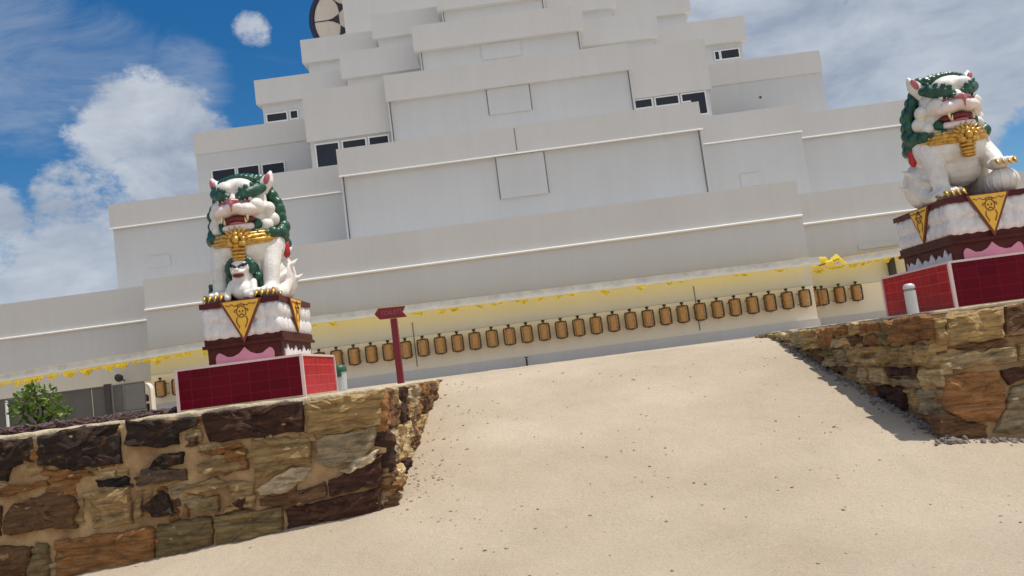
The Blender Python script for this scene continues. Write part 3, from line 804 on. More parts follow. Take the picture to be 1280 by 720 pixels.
# canopy over the wheels: yellow sheet roof behind a metal fascia
def canopy(x0, x1, y0, yw, za, zb, flag=None):
    """za, zb: height of the fascia's lower edge at its two ends"""
    n = 24
    zz = lambda t: za+(zb-za)*t
    b = bmn(); A = []; B = []
    for i in range(n+1):
        t = i/n; x = x0+(x1-x0)*t
        A.append(b.verts.new((x, y0+.06, zz(t)+.16))); B.append(b.verts.new((x, yw, zz(t)+.40)))
    for i in range(n):
        b.faces.new((A[i], A[i+1], B[i+1], B[i]))
    c = obj('canopy_roof', b, M['roof'], st)
    b = bmn(); v = [[b.verts.new((x, y, z+dz)) for y in (y0, y0+.05) for dz in (.07, .30)] for x, z in ((x0, za), (x1, zb))]
    for q in ((0, 1), (1, 3), (3, 2), (2, 0)): b.faces.new((v[0][q[0]], v[0][q[1]], v[1][q[1]], v[1][q[0]]))
    b.faces.new([v[0][i] for i in (0, 1, 3, 2)]); b.faces.new([v[1][i] for i in (0, 1, 3, 2)])
    obj('fascia', b, M['fascia'], c)
    b = bmn(); v = [[b.verts.new((x, y, z+dz)) for y in (y0-.05, y0+.07) for dz in (0, .085)] for x, z in ((x0, za), (x1, zb))]
    for q in ((0, 1), (1, 3), (3, 2), (2, 0)): b.faces.new((v[0][q[0]], v[0][q[1]], v[1][q[1]], v[1][q[0]]))
    b.faces.new([v[0][i] for i in (0, 1, 3, 2)]); b.faces.new([v[1][i] for i in (0, 1, 3, 2)])
    obj('gutter', b, M['lip'], c)
canopy(-9.9, 11.0, 31.0, 32.0, 4.11, 3.87)
canopy(-25.5, -9.95, 33.0, 34.0, 3.41, 3.92)
canopy(11.05, 26.4, 33.0, 34.0, 3.83, 4.30)

# yellow cloth hung under the canopies
def bunting(name, label, x0, x1, y, zf, drop, seed, full=1.0, step=.22):
    """row of little cloth pieces on a cord; zf(x) is the cord's height"""
    rn = random.Random(seed); t = thing(name, label, 'bunting', ((x0+x1)/2, y, zf((x0+x1)/2)))
    b = bmn(); tube(b, [(x0+(x1-x0)*i/40, y, zf(x0+(x1-x0)*i/40)) for i in range(41)], .008, 5); obj('cord', b, M['cloth'], t)
    b = bmn(); x = x0
    while x < x1-step*.5:
        if rn.random() < full:
            n = 6; d = drop*rn.uniform(.5, 1.3); sw = rn.uniform(-.12, .12); fo = rn.uniform(.02, .05); ph = rn.uniform(0, 6)
            G = [[b.verts.new((x+step*.94*i/n+sw*k*.4, y+fo*math.sin(ph+i*1.9)*(k+.3)-.02*k, zf(x)-.01-d*(k/4)*math.sin(math.pi*(.12+.76*i/n)))) for i in range(n+1)] for k in range(5)]
            for p, q in zip(G, G[1:]):
                for i in range(n): b.faces.new((p[i], p[i+1], q[i+1], q[i]))
        x += step*rn.uniform(.9, 1.15)
    split('cloth_flag', b, M['cloth'], t, True)
    return t
gut = lambda x: 4.11+(3.87-4.11)*(x+9.9)/20.9
bunting('yellow_bunting', 'scraps of yellow bunting under the canopy above the long central row of prayer wheels', -9.2, 10.4, 31.25, lambda x: gut(x)+.06-.05*abs(math.sin(x*.7)), .16, 4, .36, .30)
bunting('yellow_bunting', 'thick yellow bunting under the left canopy above the grey fence', -22, -10.3, 33.3, lambda x: 3.41+(3.92-3.41)*(x+25.5)/15.55+.02, .24, 9, .8, .34)
bunting('yellow_bunting', 'scalloped pale yellow bunting under the canopy beside the right red plinth', 11.4, 15.6, 33.2, lambda x: 3.83+.47*(x-11.05)/15.35+.01, .15, 14, 1, .27)
t = thing('yellow_drape', 'bunched yellow cloth knotted at the canopy corner above the last prayer wheels', 'drape', (12.0, 32.75, 4.05))
b = bmn(); rn = random.Random(2)
for i in range(7):
    c = (11.55+.13*i+rn.uniform(-.04, .04), 32.8+rn.uniform(-.08, .05), 4.08+.10*math.sin(i*1.3)+rn.uniform(-.05, .05))
    ico(b, c, (.13, .09, rn.uniform(.08, .16)), (rn.random(), rn.random(), rn.random()), 2)
limb(b, [(11.3, 32.85, 3.98, .05), (11.6, 32.8, 3.94, .07), (11.95, 32.78, 4.02, .09), (12.3, 32.8, 4.12, .1)], 5)
limb(b, [(12.35, 32.8, 4.15, .09), (12.5, 32.8, 4.0, .06), (12.62, 32.82, 3.9, .05)], 4)
b = voxel(b, .025, 2); obj('bunched_cloth', b, M['cloth'], t, smooth=True)
b = bmn(); limb(b, [(11.55, 32.7, 3.97, .03), (11.75, 32.68, 4.0, .04)], 3); limb(b, [(12.05, 32.68, 4.05, .03), (12.3, 32.68, 4.11, .03)], 3); split('dark_tie', voxel(b, .012, 1), M['motif'], t, True)
t = thing('loudspeaker', 'narrow dark column loudspeaker on the cream wall just above the right red plinth', 'loudspeaker', (14.75, 33.9, 3.4))
b = bmn(); box(b, 14.66, 14.9, 33.68, 33.88, 3.25, 4.0); obj('cabinet', b, M['black'], t, bevel=.03)
b = bmn(); box(b, 14.69, 14.87, 33.672, 33.679, 3.3, 3.95); obj('grille', b, M['post'], t)
b = bmn(); box(b, 14.74, 14.82, 33.88, 33.995, 3.5, 3.6); box(b, 14.74, 14.82, 33.88, 33.995, 3.75, 3.85); split('bracket', b, M['black'], t)

# ------------------------------------------------------------------ prayer wheels
def make_wheel():
    t = thing('prayer_wheel', 'x', 'prayer wheel', (0, 0, 0))
    b = bmn(); lathe(b, [(.155, -.29), (.172, -.285), (.172, -.27), (.163, -.262), (.163, -.115), (.172, -.105), (.172, -.085), (.163, -.075), (.163, .075), (.172, .085), (.172, .105), (.163, .115), (.163, .262), (.172, .27), (.172, .285), (.155, .29)], seg=20)
    # raised lettering-like blocks are only texture at this distance: low relief panels
    for k in range(10):
        a = 2*math.pi*k/10
        for z in (-.19, 0, .19):
            v = box(b, -.030, .030, -.006, .006, -.045, .045)
            bmesh.ops.rotate(b, verts=v, cent=(0, 0, 0), matrix=Matrix.Rotation(a+math.pi/2, 3, 'Z'))
            bmesh.ops.translate(b, verts=v, vec=(.166*math.cos(a), .166*math.sin(a), z))
    for v in b.verts: v.co.x *= .90; v.co.y *= .90
    obj('drum', b, M['brass'], t)
    for s in (-1, 1):
        b = bmn(); tube(b, [(s*.185, -.02, -.30), (s*.205, -.02, -.22), (s*.205, -.02, .24), (s*.17, -.02, .325)], .033, 6)
        tube(b, [(s*.205, -.02, .2), (s*.205, .28, .2)], .016, 6); tube(b, [(s*.205, -.02, -.2), (s*.205, .28, -.2)], .016, 6)
        obj('side_bracket', b, M['bronze'], t)
    for z0, z1, r0_, r1_ in ((.292, .345, .185, .12), (-.335, -.292, .13, .185)):
        b = bmn(); lathe(b, [(r0_, z0), (r0_, z0+.018), (r1_, z1-.012), (r1_*.8, z1)] if z0 > 0 else [(r0_*.8, z0), (r0_, z0+.012), (r1_, z1-.018), (r1_, z1)], seg=16)
        obj('end_cap', b, M['bronze'], t)
    b = bmn(); lathe(b, [(.03, .345), (.03, .385), (.062, .392), (.07, .42), (.062, .45), (.02, .465)], seg=12); obj('top_knob', b, M['black'], t, smooth=True)
    b = bmn(); lathe(b, [(.012, -.455), (.03, -.445), (.036, -.425), (.03, -.405), (.026, -.335)], seg=10); obj('bottom_finial', b, M['bone'], t, smooth=True)
    return t
ORD = ['', 'first', 'second', 'third', 'fourth', 'fifth', 'sixth', 'seventh', 'eighth', 'ninth', 'tenth', 'eleventh', 'twelfth', 'thirteenth', 'fourteenth', 'fifteenth', 'sixteenth', 'seventeenth', 'eighteenth', 'nineteenth', 'twentieth', 'twenty-first', 'twenty-second', 'twenty-third', 'twenty-fourth']
spots = []
for i in range(27):
    x = -6.63+17.1*i/26
    if i == 2: l = 'gold prayer wheel partly hidden behind the red arrow post'
    elif i < 2: l = 'gold prayer wheel, %s to the left of the red arrow post' % ORD[2-i]
    elif i == 26: l = 'gold prayer wheel at the right end of the long row, beside the wall corner'
    else: l = 'gold prayer wheel, %s to the right of the red arrow post' % ORD[i-2]
    spots.append((x, 31.70, l))
spots.append((-6.63-17.1/26, 31.70, 'gold prayer wheel half hidden above the green lidded bin'))
spots.append((-6.63-17.1/13, 31.70, 'gold prayer wheel showing only its knob over the left red plinth'))
spots.append((11.30, 32.85, 'gold prayer wheel mounted on the side of the wall corner'))
for x, l in ((11.84, 'gold prayer wheel tucked in just right of the wall corner'), (12.52, 'gold prayer wheel, second from right, under the knotted yellow drape'), (13.2, 'gold prayer wheel farthest right, near the red plinth and dark loudspeaker')): spots.append((x, 33.7, l))
for x, l in ((-14.95, 'gold prayer wheel standing alone beside the small cream arched frame'), (-14.27, 'gold prayer wheel cut off by the left edge of the left red plinth')): spots.append((x, 33.7, l))
w0 = make_wheel()
for i, (x, y, l) in enumerate(spots):
    o = w0 if i == 0 else copy_tree(w0)
    o.location = (x, y, 2.73+(random.random()-.5)*.01); o.rotation_euler.z = 0 if y != 32.85 else R(90)
    for q in o.children:
        if q.name.startswith('drum'): q.rotation_euler.z = random.uniform(0, 6.28)
    o['label'] = l; o['group'] = 'gold prayer wheels along the stupa wall'
    if y > 33: o.location.z = 2.76 if x > 0 else 2.50
# ------------------------------------------------------------------ small things on the platform
t = thing('sign_post', 'dark red post with a red arrow board pointing left', 'sign', (-2.52, 16, PLAT))
b = bmn(); box(b, -2.575, -2.455, 15.94, 16.06, PLAT-.05, 2.79); obj('post', b, M['signred'], t, bevel=.006)
b = bmn(); prism_xz(b, [(-2.855, 2.91), (-2.775, 3.015), (-2.255, 3.0), (-2.315, 2.895), (-2.245, 2.79), (-2.765, 2.80)], 15.90, 15.937); sb = obj('arrow_board', b, M['signred'], t, bevel=.005)
fc = bpy.data.curves.new('sign_lettering', 'FONT'); fc.body = 'TOILETS'; fc.size = .115; fc.align_x = 'CENTER'; fc.align_y = 'CENTER'; fc.extrude = .0015
fo = bpy.data.objects.new('tmp_text', fc); COL.objects.link(fo)
bpy.context.view_layer.update()
me = bpy.data.meshes.new_from_object(fo.evaluated_get(bpy.context.evaluated_depsgraph_get())); bpy.data.objects.remove(fo)
me.transform(Matrix.Translation(Vector((-2.53, 15.896, 2.905))-base(sb)) @ Matrix.Rotation(R(90), 4, 'X'))
me.materials.clear(); link('lettering', me, M['signtext'], sb)

t = thing('litter_bin', 'small pale bin with a dark green lid behind the left red plinth', 'bin', (-4.12, 18, PLAT))
b = bmn(); lathe(b, [(.125, 0), (.13, .02), (.148, .40), (.15, .42)], (-4.12, 18, PLAT), 20); obj('bin_body', b, M['binw'], t, smooth=False)
b = bmn(); lathe(b, [(.158, .40), (.162, .43), (.158, .50), (.12, .545), (.03, .56)], (-4.12, 18, PLAT), 20); obj('lid', b, M['bing'], t, smooth=True)
b = bmn(); box(b, -4.19, -4.05, 17.825, 17.87, PLAT+.3, PLAT+.42); obj('front_flap', b, M['bing'], t, bevel=.01)
t = thing('bollard_light', 'short pale grey bollard light standing against the side of the right red plinth', 'bollard', (5.01, 11.05, PLAT+.05))
b = bmn(); lathe(b, [(.072, -.03), (.072, .31), (.072, .315)], (5.01, 11.05, PLAT+.05), 20); obj('column', b, M['steel'], t)
b = bmn(); lathe(b, [(.060, .315), (.060, .345)], (5.01, 11.05, PLAT+.05), 20); obj('lamp_ring', b, M['steeld'], t)
b = bmn(); lathe(b, [(.074, .345), (.075, .365), (.066, .395), (.04, .41), (.01, .415)], (5.01, 11.05, PLAT+.05), 20); obj('cap', b, M['steel'], t, smooth=True)
t = thing('garden_tap', 'small dark tap standing at the foot of the wheel wall behind the ramp top', 'tap', (-.19, 31.6, PLAT))
b = bmn(); tube(b, [(-.19, 31.6, 1.45), (-.19, 31.6, 1.78), (-.19, 31.56, 1.81), (-.19, 31.48, 1.81), (-.19, 31.45, 1.76)], .035, 8); obj('pipe', b, M['post'], t)
b = bmn(); lathe(b, [(.07, 0), (.075, .02), (.07, .04)], (-.19, 31.55, 1.85), 10); obj('handle', b, M['post'], t)

# grey sheet fence on the left, with gate panel
fz = lambda x: 2.64
fn = thing('sheet_fence', 'long grey sheet metal fence under the left canopy behind the shrub', 'fence', (-18, 27, PLAT))
b = bmn()
for i in range(10):
    x0, x1 = -27+1.42*i, -27+1.42*(i+1)-.03
    if x1 > -13.75: x1 = -13.8
    if x1-x0 > .1: box(b, x0, x1, 27, 27.03, 1.5, 2.60)
obj('sheet_panels', b, M['fence'], fn)
b = bmn(); box(b, -27, -13.8, 26.97, 27.06, 2.6, 2.645); obj('top_rail', b, M['fence'], fn)
for x in (-24.2, -21.4, -18.5, -15.65):
    b = bmn(); box(b, x-.035, x+.035, 26.94, 26.99, 1.5, 2.68); obj('fence_post', b, M['fence'], fn)
b = bmn(); box(b, -13.78, -13.60, 26.9, 27.08, 1.5, 2.70); tag(obj('gate_post', b, M['post'], None, bevel=.01), 'dark square post between the fence and the grey gate panel', 'post')
gt = thing('sheet_gate', 'pale framed grey gate panel between the dark post and the cream arched frame', 'gate', (-13.0, 27, PLAT))
b = bmn(); box(b, -13.56, -12.5, 27, 27.03, 1.55, 2.64); obj('gate_leaf', b, M['fence'], gt)
b = bmn(); box(b, -13.16, -12.52, 26.985, 26.998, 1.78, 2.60); obj('pale_panel', b, M['fencel'], gt)
b = bmn(); box(b, -13.58, -13.53, 26.96, 26.999, 1.52, 2.68); box(b, -13.2, -13.165, 26.97, 26.999, 1.78, 2.64); box(b, -13.53, -12.48, 26.965, 26.998, 1.70, 1.76); split('gate_bar', b, M['fencel'], gt)
t = thing('pipe_post', 'thin pale pipe post in front of the grey fence left of the shrub', 'post', (-16.9, 26.8, PLAT))
b = bmn(); tube(b, [(-16.9, 26.8, 1.5), (-16.9, 26.8, 2.52)], .045, 8); obj('pipe', b, M['trim'], t)
b = bmn(); lathe(b, [(.05, 0), (.055, .03), (.03, .06)], (-16.9, 26.8, 2.52), 10); obj('cap', b, M['steeld'], t)
t = thing('arched_frame', 'small cream arched frame with open niche at the end of the grey gate', 'frame', (-12.95, 28, PLAT))
b = bmn()
for x in (-13.16, -12.80): box(b, x, x+.07, 27.9, 28.2, 1.5, 2.36)
arc = [(-12.945+.215*math.cos(a*math.pi/12), 2.36+.26*math.sin(a*math.pi/12)) for a in range(13)]
inn = [(-12.945+.145*math.cos(a*math.pi/12), 2.36+.19*math.sin(a*math.pi/12)) for a in range(13)]
for i in range(12): prism_xz(b, [arc[i], arc[i+1], inn[i+1], inn[i]], 27.9, 28.2)
obj('arch', b, M['cream'], t)
b = bmn(); box(b, -13.09, -12.80, 27.92, 28.2, 1.92, 2.0); obj('shelf', b, M['cream'], t)
b = bmn(); box(b, -13.09, -12.80, 28.15, 28.19, 1.5, 1.92); obj('lower_back', b, M['bronze'], t)
b = bmn(); lathe(b, [(.05, 0), (.07, .03), (.085, .12), (.06, .2), (.02, .24)], (-12.95, 28.05, 2.0), 12); tag(obj('small_urn', b, M['bronze'], None, smooth=True), 'small brown urn standing on the shelf inside the cream arched frame', 'urn')
t = thing('flood_light', 'round dark floodlight on the cream wall above the grey fence', 'light', (-17.6, 36.1, 3.25))
b = bmn(); lathe(b, [(.08, -.08), (.15, -.05), (.18, .05), (.175, .08)], (0, 0, 0), 16)
bmesh.ops.rotate(b, verts=b.verts, cent=(0, 0, 0), matrix=Matrix.Rotation(R(105), 3, 'X')); bmesh.ops.translate(b, verts=b.verts, vec=(-17.6, 35.75, 3.27)); obj('lamp_head', b, M['black'], t, smooth=True)
b = bmn(); tube(b, [(-17.6, 35.85, 3.25), (-17.6, 36.19, 3.12)], .03, 6); obj('bracket', b, M['black'], t)

# mulch bed and shrub behind the left wall
bm = bmn(); rn = random.Random(21)
def mulch_h(x, y): return PLAT+.03+.05*max(0, noise.noise(Vector((x*1.2, y*1.2, 4))))
for i in range(5200):
    x = rn.uniform(-12, -5.05) if rn.random() < .75 else rn.uniform(-6.5, -4.9); y = 8.42+4.5*rn.random()**1.6
    l = rn.uniform(.015, .06)
    chip(bm, (x, y, mulch_h(x, y)+rn.uniform(-.02, .04)), (l, l*.35, l*.13), (rn.uniform(-.7, .7), rn.uniform(-.6, .6), rn.uniform(0, 6.3)))
tag(obj('bark_mulch', bm, M['mulch']), kind='stuff', label='purplish brown bark mulch on the bed behind the left wall', cat='mulch')
def leaf_shape(bm, p, d, s, col, rn):
    cl = bm.loops.layers.float_color['stone']
    d = d.normalized(); sd_ = d.cross(Vector((rn.uniform(-1, 1), rn.uniform(-1, 1), rn.uniform(.2, 1)))).normalized(); nn = sd_.cross(d)
    P = [p, p+d*s*.35+sd_*s*.26+nn*s*.05, p+d*s*.75+sd_*s*.2, p+d*s, p+d*s*.75-sd_*s*.2, p+d*s*.35-sd_*s*.26+nn*s*.05]
    mid = bm.verts.new(p+d*s*.5-nn*s*.07); V = [bm.verts.new(q) for q in P]
    for i in range(6):
        f = bm.faces.new((V[i], V[(i+1) % 6], mid))
        for l in f.loops: l[cl] = (*col, 1)
sh = thing('leafy_shrub', 'small bright green leafy shrub in the mulch bed on the left', 'shrub', (-5.72, 9.7, PLAT))
bs = bmn(); bl = stone_bm(); rn = random.Random(8)
clumps = [(-5.95, 2.00, .16), (-5.72, 2.08, .18), (-5.5, 2.02, .15), (-5.85, 1.84, .2), (-5.6, 1.86, .2), (-5.74, 1.7, .2), (-5.38, 1.80, .09), (-6.02, 1.88, .1), (-5.55, 1.70, .12), (-5.33, 1.78, .06), (-5.68, 2.2, .07), (-5.9, 2.12, .08)]
clumps = [(-5.72+(x+5.72)*.66, PLAT+(z-PLAT)*.78, r_*.68) for x, z, r_ in clumps]
for cx, cz, cr in clumps:
    cy = 9.7+rn.uniform(-.16, .16)
    root = Vector((-5.72+rn.uniform(-.04, .04), 9.7, PLAT)); tip = Vector((cx, cy, cz)); midp = (root+tip)/2+Vector((rn.uniform(-.05, .05), 0, .06))
    tube(bs, [root, midp, tip], [.014, .010, .005], 6)
    for k in range(int(14+cr*260)):
        v = Vector((rn.gauss(0, 1), rn.gauss(0, 1), rn.gauss(0, 1))).normalized()
        p = tip+v*cr*rn.random()**.45
        d = (v+Vector((rn.uniform(-.5, .5), rn.uniform(-.5, .5), rn.uniform(-.3, .6))))
        k_ = rn.random(); col = (.075+.10*k_, .14+.13*k_, .02+.015*k_)
        if rn.random() < .12: col = (.26, .31, .07)
        leaf_shape(bl, p, d, rn.uniform(.05, .09), col, rn)
obj('stems', bs, M['bark'], sh); obj('foliage', bl, M['leaf'], sh)

# ------------------------------------------------------------------ plinths and pedestals
def plinth(x0, x1, y0, y1, z1, label):
    t = thing('tiled_plinth', label, 'plinth', ((x0+x1)/2, (y0+y1)/2, PLAT), 'red tiled plinths')
    b = bmn(); box(b, x0+.004, x1-.004, y0, y0+.30, PLAT-.05, z1-.03); obj('shade_toned_front_tiles', b, M['tile'], t)  # front face darkened by colour to deepen its shade
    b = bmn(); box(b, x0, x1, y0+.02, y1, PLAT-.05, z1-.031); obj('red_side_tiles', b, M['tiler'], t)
    e = .012; b = bmn(); box(b, x0-e, x1+e, y0-e, y1+e, z1-.03, z1); obj('top_edging', b, M['pinktrim'], t, bevel=.006)
    for x, y in ((x0, y0), (x1, y0), (x0, y1), (x1, y1)):
        b = bmn(); box(b, x-.02, x+.02, y-.02, y+.02, PLAT-.04, z1-.031); obj('corner_edging', b, M['pinktrim'], t)
    b = bmn(); box(b, x0-.016, x1+.016, y0-.016, y1+.016, PLAT-.04, PLAT+.03+(.05 if x0 > 0 else 0)); obj('base_mortar', b, M['cap'], t)
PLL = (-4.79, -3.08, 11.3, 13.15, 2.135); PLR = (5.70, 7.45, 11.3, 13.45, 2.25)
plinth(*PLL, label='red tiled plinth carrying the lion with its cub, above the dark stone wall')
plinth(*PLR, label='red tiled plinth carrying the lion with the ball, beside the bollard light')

def banner(t, org, ax, nrm, wd, ht, name='triangle_banner'):
    """triangular cloth: org = middle of its top edge, ax = direction along the edge, nrm = out of the face"""
    org, ax, nrm = Vector(org), Vector(ax), Vector(nrm); z = Vector((0, 0, 1))
    P = lambda u, v, d: org+ax*u+z*v+nrm*d
    def tri(b, s, d0, d1, off=0):
        q = [(-wd/2*s, -off), (wd/2*s, -off), (0, -ht*s-off)]
        a = [b.verts.new(P(u, v, d1)) for u, v in q]; c = [b.verts.new(P(u, v, d0)) for u, v in q]
        b.faces.new(a); b.faces.new(c[::-1])
        for i in range(3): b.faces.new((a[i], c[i], c[(i+1) % 3], a[(i+1) % 3]))
    b = bmn(); tri(b, 1, 0, .022); o = obj('banner_border', b, M['motif'], t)
    b = bmn(); tri(b, .86, .0225, .028, .014); o = obj(name, b, M['yellow'], t)
    b = bmn(); r_ = .0075
    def stroke(pts): tube(b, [P(u*wd, v*ht, .030) for u, v in pts], r_, 5)
    for s in (-1, 1):
        stroke([(s*.36, -.10), (s*.28, -.13), (s*.22, -.09), (s*.14, -.14), (s*.05, -.11)])
        stroke([(s*.10, -.40), (s*.13, -.48), (s*.11, -.56), (s*.07, -.62), (s*.08, -.66)])
        stroke([(s*.10, -.22), (s*.16, -.24), (s*.15, -.29)])
        stroke([(s*.03, -.24), (s*.05, -.27), (s*.02, -.29)])
    stroke([(.11*math.cos(a*math.pi/8), -.28+.13*math.sin(a*math.pi/8)) for a in range(17)])
    stroke([(-.08, -.16), (-.05, -.09), (-.02, -.13), (0, -.07), (.02, -.13), (.05, -.09), (.08, -.16)])
    stroke([(-.05, -.36), (0, -.33), (.05, -.36)])
    obj('painted_motif', b, M['motif'], o, smooth=True)

def pedestal(x0, x1, y0, y1, zb, zt, side, label):
    """brown base with scalloped apron, two rows of white lotus petals, maroon slab; side = which flank shows (+1 right)"""
    H = zt-zb; t = thing('lotus_pedestal', label, 'pedestal', ((x0+x1)/2, (y0+y1)/2, zb), 'white lotus pedestals')
    z1, z2, z3 = zb+H*.27, zb+H*.42, zb+H*.915
    b = bmn(); box(b, x0+.035, x1-.035, y0+.05, y1-.035, zb-.01, z1); box(b, x0-.02, x1+.02, y0+.0, y1+.02, z1, z1+.045); box(b, x0+.005, x1-.005, y0+.03, y1-.005, z1+.045, z2)
    obj('brown_base', b, M['brown'], t, bevel=.008)
    # apron cut in waves, on the front and on both flanks
    wv = [(-.5, .0), (-.5, .14), (-.47, .2), (-.43, .22), (-.38, .19), (-.3, .13), (-.2, .125), (-.1, .17), (-.04, .23), (0, .28)]
    wv = wv+[(-u, v) for u, v in wv[-2::-1]]
    hw = (x1-x0)*.74; cx = (x0+x1)/2
    b = bmn(); prism_xz(b, [(cx+u*hw, zb+v*H*.86) for u, v in wv], y0+.03, y0+.052); obj('scalloped_apron', b, M['rose'], t)
    fl = [(-.5, 0), (-.5, .16), (-.46, .1), (-.40, .24), (-.34, .1), (-.26, .17), (-.18, .08), (-.1, .22), (-.03, .1), (.06, .15), (.14, .07), (.22, .23), (.3, .1), (.4, .17), (.46, .08), (.5, .18), (.5, 0)]
    cy = (y0+y1)/2; hl = (y1-y0)*.82
    for s in (-1, 1):
        xx = x1-.036 if s > 0 else x0+.036
        b = bmn(); prism_yz(b, [(cy+u*hl, zb+v*H*.92) for u, v in fl], min(xx, xx+s*.022), max(xx, xx+s*.022)); obj('flame_apron', b, M['lotus'], t)
    # lotus petals
    b = bmn(); box(b, x0+.035, x1-.035, y0+.035, y1-.035, z2-.02, z3)
    for row, (zc, hz) in enumerate(((z2+(z3-z2)*.24, (z3-z2)*.27), (z2+(z3-z2)*.75, (z3-z2)*.28))):
        for ax_, a0, a1, f in (('x', x0, x1, y0), ('x', x0, x1, y1), ('y', y0, y1, x0), ('y', y0, y1, x1)):
            n = 6 if ax_ == 'x' else 8
            sg = 1 if f in (y0, x0) else -1
            for k in range(n):
                u = a0+.06+(a1-a0-.12)*(k+.5)/n; wd = (a1-a0)/n*.56
                c = (u, f+sg*.052, zc) if ax_ == 'x' else (f+sg*.052, u, zc)
                sphere(b, c, (wd, .058, hz*1.08) if ax_ == 'x' else (.058, wd, hz*1.08), u=16, v=12)
                for q_ in (-.45, .45):
                    cq = (c[0]+q_*wd, c[1]-sg*.030, c[2]-hz*.25) if ax_ == 'x' else (c[0]-sg*.030, c[1]+q_*wd, c[2]-hz*.25)
                    sphere(b, cq, (wd*.36, .03, hz*.6) if ax_ == 'x' else (.03, wd*.36, hz*.6), u=10, v=8)
                c2 = (c[0], c[1], zc-hz*.1)
        for cxx in (x0+.062, x1-.062):
            for cyy in (y0+.062, y1-.062): sphere(b, (cxx, cyy, zc), (.075, .075, hz*1.05))
    b = voxel(b, .013, 1); obj('lotus_petals', b, M['lotus'], t, smooth=True)
    b = bmn(); box(b, x0-.01, x1+.01, y0-.01, y1+.01, z3, zt); obj('top_slab', b, M['maroon'], t, bevel=.012)
    banner(t, (cx+(.03 if side > 0 else .02), y0-.012, zt-.005), (1, 0, 0), (0, -1, 0), .60, .60)
    sx_ = x1+.012 if side > 0 else x0-.012
    banner(t, (sx_, cy+(-.08), zt-.005), (0, 1 if side > 0 else -1, 0), (side, 0, 0), .62, .52)
pedestal(-4.50, -3.39, 11.6, 13.24, 2.135, 3.005, 1, 'white lotus pedestal with yellow triangle banners under the lion with its cub')
pedestal(5.95, 7.06, 11.6, 13.24, 2.25, 3.135, -1, 'white lotus pedestal with yellow triangle banners under the lion with the ball')
# ------------------------------------------------------------------ guardian lions
def cone(bm, p, q, r, seg=8):
    tube(bm, [p, [p[i]+(q[i]-p[i])*.55 for i in range(3)], q], [r, r*.62, r*.08], seg)

